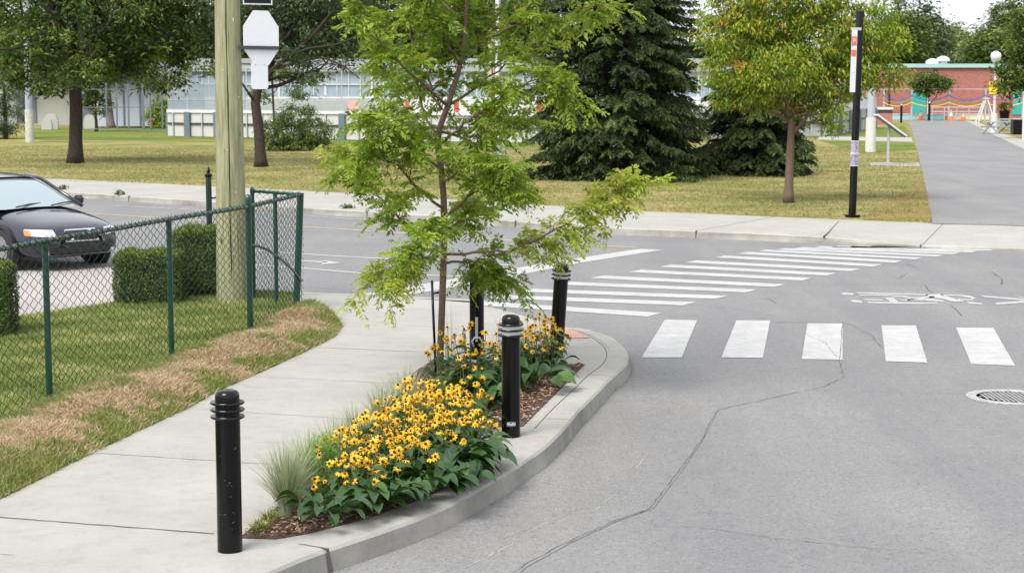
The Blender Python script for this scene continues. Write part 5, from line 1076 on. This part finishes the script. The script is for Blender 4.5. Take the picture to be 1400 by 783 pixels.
for px in (112, 146, 160, 176, 196, 206, 222): v = V(px, 160, 118); mb = MB(); mb.box((v[0] + 28, 0, 1.8), (.09 if px != 196 else .16, .1, 3.0)); mb.build('post', plain('dark_steel', (.10, .13, .16), .5), fp)
mb = MB(); a = V(108, 160, 118)[0] + 28; b_ = V(226, 160, 118)[0] + 28
for z in (.25, 1.7, 2.9): mb.beam((a, 0.02, z), (b_, 0.02, z), .04, .05)
mb.build('rails', BLUEG, fp)
for i, (px, lab) in enumerate([(62, 'rounded white block at the far left, beside the grey pole'), (68, 'larger rounded white block just right of the grey pole'), (122, 'rounded white block between the dark trunks')]):
    v = V(px + 2, 170, 125 + i); o = thing('rounded_block', lab, 'block', (v[0], v[1], .1)); mb = MB(); w = [.75, 1.0, 1.0][i]; hh = [.85, 1.15, 1.1][i]; pts = [(-w / 2, 0), (w / 2, 0), (w / 2, hh * .6), (w * .38, hh * .88), (w * .2, hh), (-w * .2, hh), (-w * .38, hh * .88), (-w / 2, hh * .6)]
    n = len(pts); mb.add([(x, -.12, z) for x, z in pts] + [(x, .12, z) for x, z in pts], [tuple(range(n)), tuple(range(2 * n - 1, n - 1, -1))] + [((i_ + 1) % n, i_, n + i_, n + (i_ + 1) % n) for i_ in range(n)]); mb.build('body', plain('pale_stone', (.36, .36, .33), .8, noise=.08), o)
# poles
def pole(name, label, px, py, r, hgt, m, tiers=None, cat='pole'):
    b_ = P(px, py, .16); o = thing(name, label, cat, b_); mb = MB(); mb.lathe([(r, -.05), (r * .75, hgt)], 16); mb.build('shaft', m, o, smooth=True, auto=50); return o, b_
o, b_ = pole('lamp_pole', 'grey pole with concrete coloured base at the left of the lawn', 41, 195, .20, 9, plain('pole_grey_blue', (.27, .32, .36), .6))
mb = MB(); mb.lathe([(.235, 0), (.225, 1.75)], 16); mb.build('base', plain('pole_base', (.42, .41, .36), .8, noise=.2), o, smooth=True, auto=50)
o, b_ = pole('light_pole', 'slim white light pole with a grey box, behind the young tree', 681, 242, .10, 9, WHITEP)
mb = MB(); mb.box((.08, -.12, .62), (.34, .26, .95), 0, .02); mb.build('cabinet', METALG, o); mb = MB(); mb.box((0, -.1, 3), (.1, .06, .5)); mb.build('band', METALG, o)
pole('wooden_pole', 'pale wooden pole standing just behind the slim white light pole', 673, 232, .19, 3.5 + 1.6, plain('pale_wood', (.36, .33, .25), .9, noise=.2))
pole('light_pole', 'white floodlight mast behind the rink, left of the slim white pole', 620, 176, .17, 14, WHITEP)
o, b_ = pole('light_pole', 'large grey steel pole by the path with a whitish concrete base', 1190, 208, .19, 12, plain('steel_pole', (.34, .38, .42), .5))
mb = MB(); mb.lathe([(.24, 0), (.23, 1.55)], 16); mb.build('base', plain('pole_base2', (.52, .51, .48), .8, noise=.1), o, smooth=True, auto=50)
# black square parking sign post
b_ = P(1165, 297, .16); so = thing('sign_post', 'tall black post with a narrow white and red sign and stickers by the far pavement', 'sign post', b_); so.rotation_euler = (0, math.radians(1.0), 0)
mb = MB(); mb.box((0, 0, 2.25), (.115, .115, 4.5), .5); mb.build('post', BLACKP, so)
mb = MB(); mb.box((0, 0, .03), (.24, .24, .06), .5); mb.build('base_plate', BLACKP, so)
mb = MB(); mb.box((-.12, -.09, 3.42), (.12, .012, 1.35), -.2); sg_ = mb.build('sign_panel', plain('sign_white', (.45, .46, .47), .5), so)
RF = plain('sign_red2', (.48, .09, .05), .5)
for z_, h_ in ((3.86, .19), (3.6, .13)): mb = MB(); mb.box((-.125, -.10, z_), (.10, .012, h_), -.2); mb.build('red_field', RF, sg_)
mb = MB(); [mb.box((-.125 + dx, -.108, 3.86 + dz), (w, .008, h), -.2) for dx, dz, w, h in [(0, .05, .05, .012), (-.018, .0, .012, .09), (.018, .02, .012, .05), (0, 0, .05, .012)]]; mb.box((-.125, -.1, 3.2), (.05, .01, .05), -.2); mb.build('sign_print', plain('print_pale', (.5, .5, .5), .5), sg_)
mb = MB(); mb.box((-.08, -.03, 4.12), (.22, .12, .06), -.1); mb.build('clamp', METALG, so)
for z, c_ in ((1.55, (.30, .27, .34)), (1.27, (.26, .25, .34))):
    mb = MB(); mb.box((0, 0, z), (.122, .122, .24), .5); st_ = mb.build('sticker', plain('poster', c_, .6, noise=.7, nscale=30), so)
    mb = MB(); [mb.box((0, 0, z + d), (.126, .126, .018), .5) for d in (-.13, .13)]; mb.build('tape', WHITEP, st_)
# tilted info panel
b_ = P(1214, 224, .16); io = thing('information_panel', 'tilted information panel on a slim post beside the path', 'information panel', b_)
mb = MB(); mb.tube([(0, 0, 0), (0, 0, 1.42)], .055, 10); mb.build('post', METALG, io, smooth=True, auto=40); mb = MB(); mb.beam((-.5, 0, 1.86), (.62, 0, 1.06), .75, .06); mb.build('panel', WHITEP, io); mb = MB(); mb.beam((-.48, 0, 1.81), (.6, 0, 1.03), .6, .04); mb.build('backing', plain('backing', (.15, .16, .17), .6), io)
mb = MB(); mb.box((0, 0, .02), (.4, .4, .04)); mb.build('foot', METALG, io)
# brick bin housing
b_ = P(1206, 170, .16); bo = thing('brick_kiosk', 'small brick kiosk with dark slot and pale lid at the path end', 'kiosk', (b_[0], b_[1], .16)); s_ = b_[1] / 2400
BRK = plain('red_brick', (.34, .14, .105), .85, noise=.12, nscale=5)
mb = MB(); mb.box((0, 0, 7.5 * s_), (21 * s_, 2, 15 * s_)); mb.build('wall', BRK, bo); mb = MB(); mb.box((0, 0, 17.5 * s_), (21 * s_, 2, 5 * s_)); mb.build('slot_band', plain('slot', (.03, .03, .035), .5), bo); mb = MB(); mb.box((0, 0, 21.5 * s_), (22 * s_, 2.1, 3 * s_)); mb.build('lid', plain('lid_pale', (.6, .58, .54), .7), bo)
# brick building at the end
YB = 172.; v0 = V(1186, 88, YB); v1 = V(1440, 88, YB); kb = thing('brick_building', 'red brick park building with teal doors and fascia at the end of the path', 'building', ((v0[0] + v1[0]) / 2, YB + 5, .1)); wB = v1[0] - v0[0]; hB = v0[2] - .1; XC = (v0[0] + v1[0]) / 2
m_, t, b = mat('brick_wall'); br_ = t.nodes.new('ShaderNodeTexBrick'); tc = t.nodes.new('ShaderNodeTexCoord'); mp = t.nodes.new('ShaderNodeMapping'); mp.inputs['Rotation'].default_value = (math.pi / 2, 0, 0); t.links.new(tc.outputs['Object'], mp.inputs[0]); t.links.new(mp.outputs[0], br_.inputs[0])
br_.inputs['Scale'].default_value = 1.8; br_.inputs['Color1'].default_value = (.27, .10, .085, 1); br_.inputs['Color2'].default_value = (.34, .135, .105, 1); br_.inputs['Mortar'].default_value = (.30, .16, .13, 1); br_.inputs['Mortar Size'].default_value = .01
t.links.new(br_.outputs[0], b.inputs[0]); b.inputs['Roughness'].default_value = .9
mb = MB(); mb.box((0, 0, hB / 2 - .2), (wB, 10, hB - .4)); mb.build('wall', m_, kb)
TEAL = plain('teal_paint', (.03, .33, .30), .5); TEALP = plain('pale_teal', (.30, .45, .44), .5)
mb = MB(); mb.box((0, 0, hB - .15), (wB + .5, 10.5, .38)); mb.build('fascia', TEALP, kb)
def bx(px0, px1, py0, py1, dep, name, m, par=kb, Y=YB):
    a = V(px0, py1, Y); c = V(px1, py0, Y); mb = MB(); mb.box(((a[0] + c[0]) / 2 - XC, -5 - dep / 2 + .02, (a[2] + c[2]) / 2 - .1), (c[0] - a[0], dep, c[2] - a[2])); return mb.build(name, m, par)
bx(1246, 1266, 122, 155, .1, 'door', TEAL); bx(1384, 1402, 122, 157, .1, 'door', TEAL); bx(1267, 1272, 125, 157, .12, 'door_surround', WHITEP)
bx(1214, 1217, 90, 155, .15, 'downpipe', BLACKP); bx(1276, 1281, 96, 99, .3, 'wall_light', BLACKP)
for px in (1283, 1298):
    a = V(px, 84, YB); mb = MB(); mb.lathe([(.45, -.8), (.42, -.25), (.7, -.2), (.62, .1), (.2, .3)], 12, (a[0] - XC, -2.5, a[2] - .1 + (.25 if px > 1290 else 0))); mb.build('roof_vent', WHITEP, kb, smooth=True, auto=40)
# pool side: low walls, fence with coloured ropes, cones
YP = 163.
def lowwall(name, label, px0, px1, py0, Y, col):
    a = V(px0, 165, Y); c = V(px1, py0, Y); o = thing(name, label, 'wall', ((a[0] + c[0]) / 2, Y, .1)); w = c[0] - a[0]; hh = c[2] - .1
    mb = MB(); mb.box((0, 0, hh / 2), (w, .35, hh)); mb.build('wall', plain(name, col, .7, noise=.12, nscale=.8), o); mb = MB(); mb.box((0, 0, hh + .04), (w, .45, .08)); mb.build('coping', WHITEP, o)
lowwall('painted_wall', 'low light blue painted wall at the end of the path', 1216, 1291, 157, 167, (.30, .55, .64)); lowwall('cream_wall', 'low cream wall to the right of the blue painted wall', 1292, 1352, 157, 167.2, (.60, .54, .42))
fo2 = thing('pool_fence', 'thin wire fence with grey posts in front of the brick building', 'fence', (40, YP, .1)); 
PX = [1208, 1246, 1297, 1347, 1398]; zt = V(1300, 122, YP)[2] - .1
for px in PX: v = V(px, 150, YP); mb = MB(); mb.box((v[0] - 40, 0, zt / 2), (.14, .14, zt)); mb.build('post', METALG, fo2)
mb = MB(); mb.beam((V(1200, 150, YP)[0] - 40, .02, zt), (V(1420, 150, YP)[0] - 40, .02, zt), .05, .07); mb.build('top_rail', METALG, fo2)
for cname, col, yt, sag in [('blue', (.05, .07, .35), 130, 7), ('green', (.06, .25, .12), 135.5, 6), ('yellow', (.75, .42, .04), 140.5, 5), ('red', (.6, .05, .05), 133, 7)]:
    m1 = plain('rope_' + cname, col, .6)
    for k in range(4):
        if cname == 'red' and k != 3: continue
        if cname == 'green' and k > 2: continue
        p0, p1 = V(PX[k], yt, YP - .2), V(PX[k + 1], yt, YP - .2); o = thing('rope_garland', '%s rope garland sagging between the %s pool fence posts' % (cname, ['first and second', 'second and third', 'third and fourth', 'fourth and fifth'][k]), 'garland', p0)
        mb = MB(); mb.tube([(p1 - p0) * t - np.array((0, 0, sag * YP / 2400 * 4 * t * (1 - t))) for t in np.linspace(0, 1, 14)], .045, 6); mb.build('rope', m1, o, smooth=True)
ORG = plain('cone_orange', (.75, .16, .03), .6)
for i, (px, py, hh) in enumerate([(1259, 164, .95), (1294, 164, .85), (1300, 165, 1.0), (1317, 164.5, .8)]):
    v = P(px, py, .16); s_ = v[1]; o = thing('traffic_cone', ['orange and white cone before the teal door', 'orange and white cone, left one of the close pair', 'largest orange and white cone, right one of the close pair', 'pale orange cone before the cream wall'][i], 'cone', v, 0, 'traffic cones at the pool')
    mb = MB(); mb.box((0, 0, .03), (.6, .6, .06)); mb.build('base', ORG, o)
    mb = MB(); mb.lathe([(.26, .06), (.19, hh * .4)], 14); mb.mi = 1; mb.lathe([(.19, hh * .4), (.12, hh * .72)], 14); mb.mi = 0; mb.lathe([(.12, hh * .72), (.06, hh)], 14); mb.build('cone', [ORG, WHITEP], o, smooth=True, auto=40)
for px, py, hh, lab in [(1232, 168, 1.5, 'thin black bollard on the grass by the brick kiosk'), (1270, 165, 1.6, 'thin black bollard in front of the flat-topped small tree')]:
    v = P(px, py, .16); o = thing('path_bollard', lab, 'bollard', v); mb = MB(); mb.lathe([(.1, 0), (.1, hh)], 12); mb.build('post', BLACKP, o, smooth=True, auto=40); mb = MB(); mb.lathe([(.1, hh), (.07, hh + .07), (.01, hh + .1)], 12); mb.build('cap', METALG, o)
# pool bench rail and a-frame ladder
v0 = V(1273, 152, 160); v1 = V(1343, 152, 160); o = thing('pool_rail', 'long grey rail running before the brick building', 'rail', (v0[0], 160, .1)); mb = MB()
for z in (.9, 1.3): mb.beam((0, 0, z), (v1[0] - v0[0], 0, z), .08, .1)
[mb.box((x, 0, .65), (.07, .07, 1.3)) for x in np.linspace(.1, v1[0] - v0[0] - .1, 5)]; mb.build('rail', METALG, o)
v0 = P(1347, 167, .16); o = thing('a_frame_ladder', 'white a-frame ladder seat beside the globe lamp', 'ladder', v0); mb = MB()
for s_ in (-.5, .5): mb.beam((-.7, s_, 0), (-.05, s_ * .5, 2.1), .08, .1); mb.beam((.7, s_, 0), (.05, s_ * .5, 2.1), .08, .1)
mb.build('legs', WHITEP, o); mb = MB(); mb.box((0, 0, 2.05), (.5, .7, .08)); mb.build('seat', WHITEP, o)
mb = MB(); [mb.beam((-.7 + .65 * t, -.5 + .25 * t, 2.1 * t), (-.7 + .65 * t, .5 - .25 * t, 2.1 * t), .05, .05) for t in (.2, .4, .6, .8)]; mb.build('rungs', WHITEP, o)
# globe lamp with yellow sign
v0 = P(1358.5, 181, .16); Yl = v0[1]; o = thing('globe_lamp', 'white park lamp post with a clear globe head', 'lamp', v0); zg = V(1358, 79, Yl)[2] - .16
mb = MB(); mb.lathe([(.24, 0), (.22, 1.2), (.09, 1.25), (.08, zg - .5)], 14); mb.build('post', WHITEP, o, smooth=True, auto=40)
mb = MB(); mb.lathe([(.09, zg - .62), (.14, zg - .4), (.3, zg - .15), (.36, zg + .1), (.3, zg + .3), (.1, zg + .42), (.02, zg + .44)], 20); mb.build('globe', plain('globe_glass', (.60, .64, .67), .12, metal=.2), o, smooth=True)
v1 = V(1358.5, 120.5, Yl - .14); so = thing('warning_sign', 'yellow square warning sign with a black walking figure on the lamp post', 'sign', v1); k = Yl / 2400
mb = MB(); plate(mb, [(-6.2 * k, -8 * k), (6.2 * k, -8 * k), (6.2 * k, 8 * k), (-6.2 * k, 8 * k)], .01); mb.build('plate', plain('sign_yellow', (.80, .58, .02), .5), so)
mb = MB(); B_ = BLACKP
for a, c in [((0, 3.2), (-.6, .2)), ((-.4, .4), (-2.2, -2.2)), ((-.3, .4), (1.4, -.8)), ((1.4, -.8), (1.8, -2.8)), ((0, 2.6), (2.2, 1.2)), ((0, 2.6), (-1.9, 1.4))]: mb.beam((a[0] * k, -.02, a[1] * k), (c[0] * k, -.02, c[1] * k), .015, .9 * k, (0, 1, 0))
mb.box((.1 * k, -.02, 4.4 * k), (1.5 * k, .015, 1.5 * k)); mb.box((0, -.02, -5.3 * k), (7 * k, .015, .5 * k)); mb.build('walking_figure', BLACKP, so)
# picnic tables, planter, bin, white post
def picnic(px, py, lab):
    v = P(px, py, .16); o = thing('picnic_table', lab, 'picnic table', v, .5); mb = MB(); mb.box((0, 0, .76), (1.9, .8, .07)); mb.build('tabletop', METALG, o)
    for s_ in (-1, 1):
        mb = MB(); mb.box((0, s_ * .75, .46), (1.9, .28, .06)); mb.build('bench', METALG, o)
        mb = MB(); mb.beam((s_ * .7, -.75, 0), (s_ * .7, .3, .74), .09, .07); mb.beam((s_ * .7, .75, 0), (s_ * .7, -.3, .74), .09, .07); mb.beam((s_ * .7, -.8, .42), (s_ * .7, .8, .42), .07, .07); mb.build('leg_frame', METALG, o)
picnic(1365, 183, 'grey picnic table nearest the globe lamp'); picnic(1381, 178, 'grey picnic table behind the black bin')
v0 = P(1391, 184, .16); o = thing('litter_bin', 'black square litter bin with pale rim by the picnic tables', 'bin', v0); mb = MB(); mb.box((0, 0, .48), (.72, .72, .94), 0, .03); mb.build('body', BLACKP, o); mb = MB(); mb.box((0, 0, .98), (.78, .78, .07)); mb.build('rim', METALG, o)
v0 = P(1373, 166, .16); o = thing('plant_pot', 'dark plant pot with green plant behind the picnic tables', 'plant pot', v0); mb = MB(); mb.lathe([(.35, 0), (.5, .9), (.52, .95)], 14); mb.build('pot', BLACKP, o, smooth=True, auto=40); mb = MB(); g = np.random.default_rng(6); clumps(mb, [(0, 0, 1.3, .5, .5, .4)], 20, 16, .12, .25, .1, g); mb.build('plant', L_MID, o)
v0 = P(1401, 192, .16); o = thing('white_post', 'short white post at the right edge by the lawn', 'post', v0); mb = MB(); mb.lathe([(.16, 0), (.16, 2.4), (.1, 2.5)], 12); mb.build('post', WHITEP, o, smooth=True, auto=40)
v0 = P(1398, 185, .16)
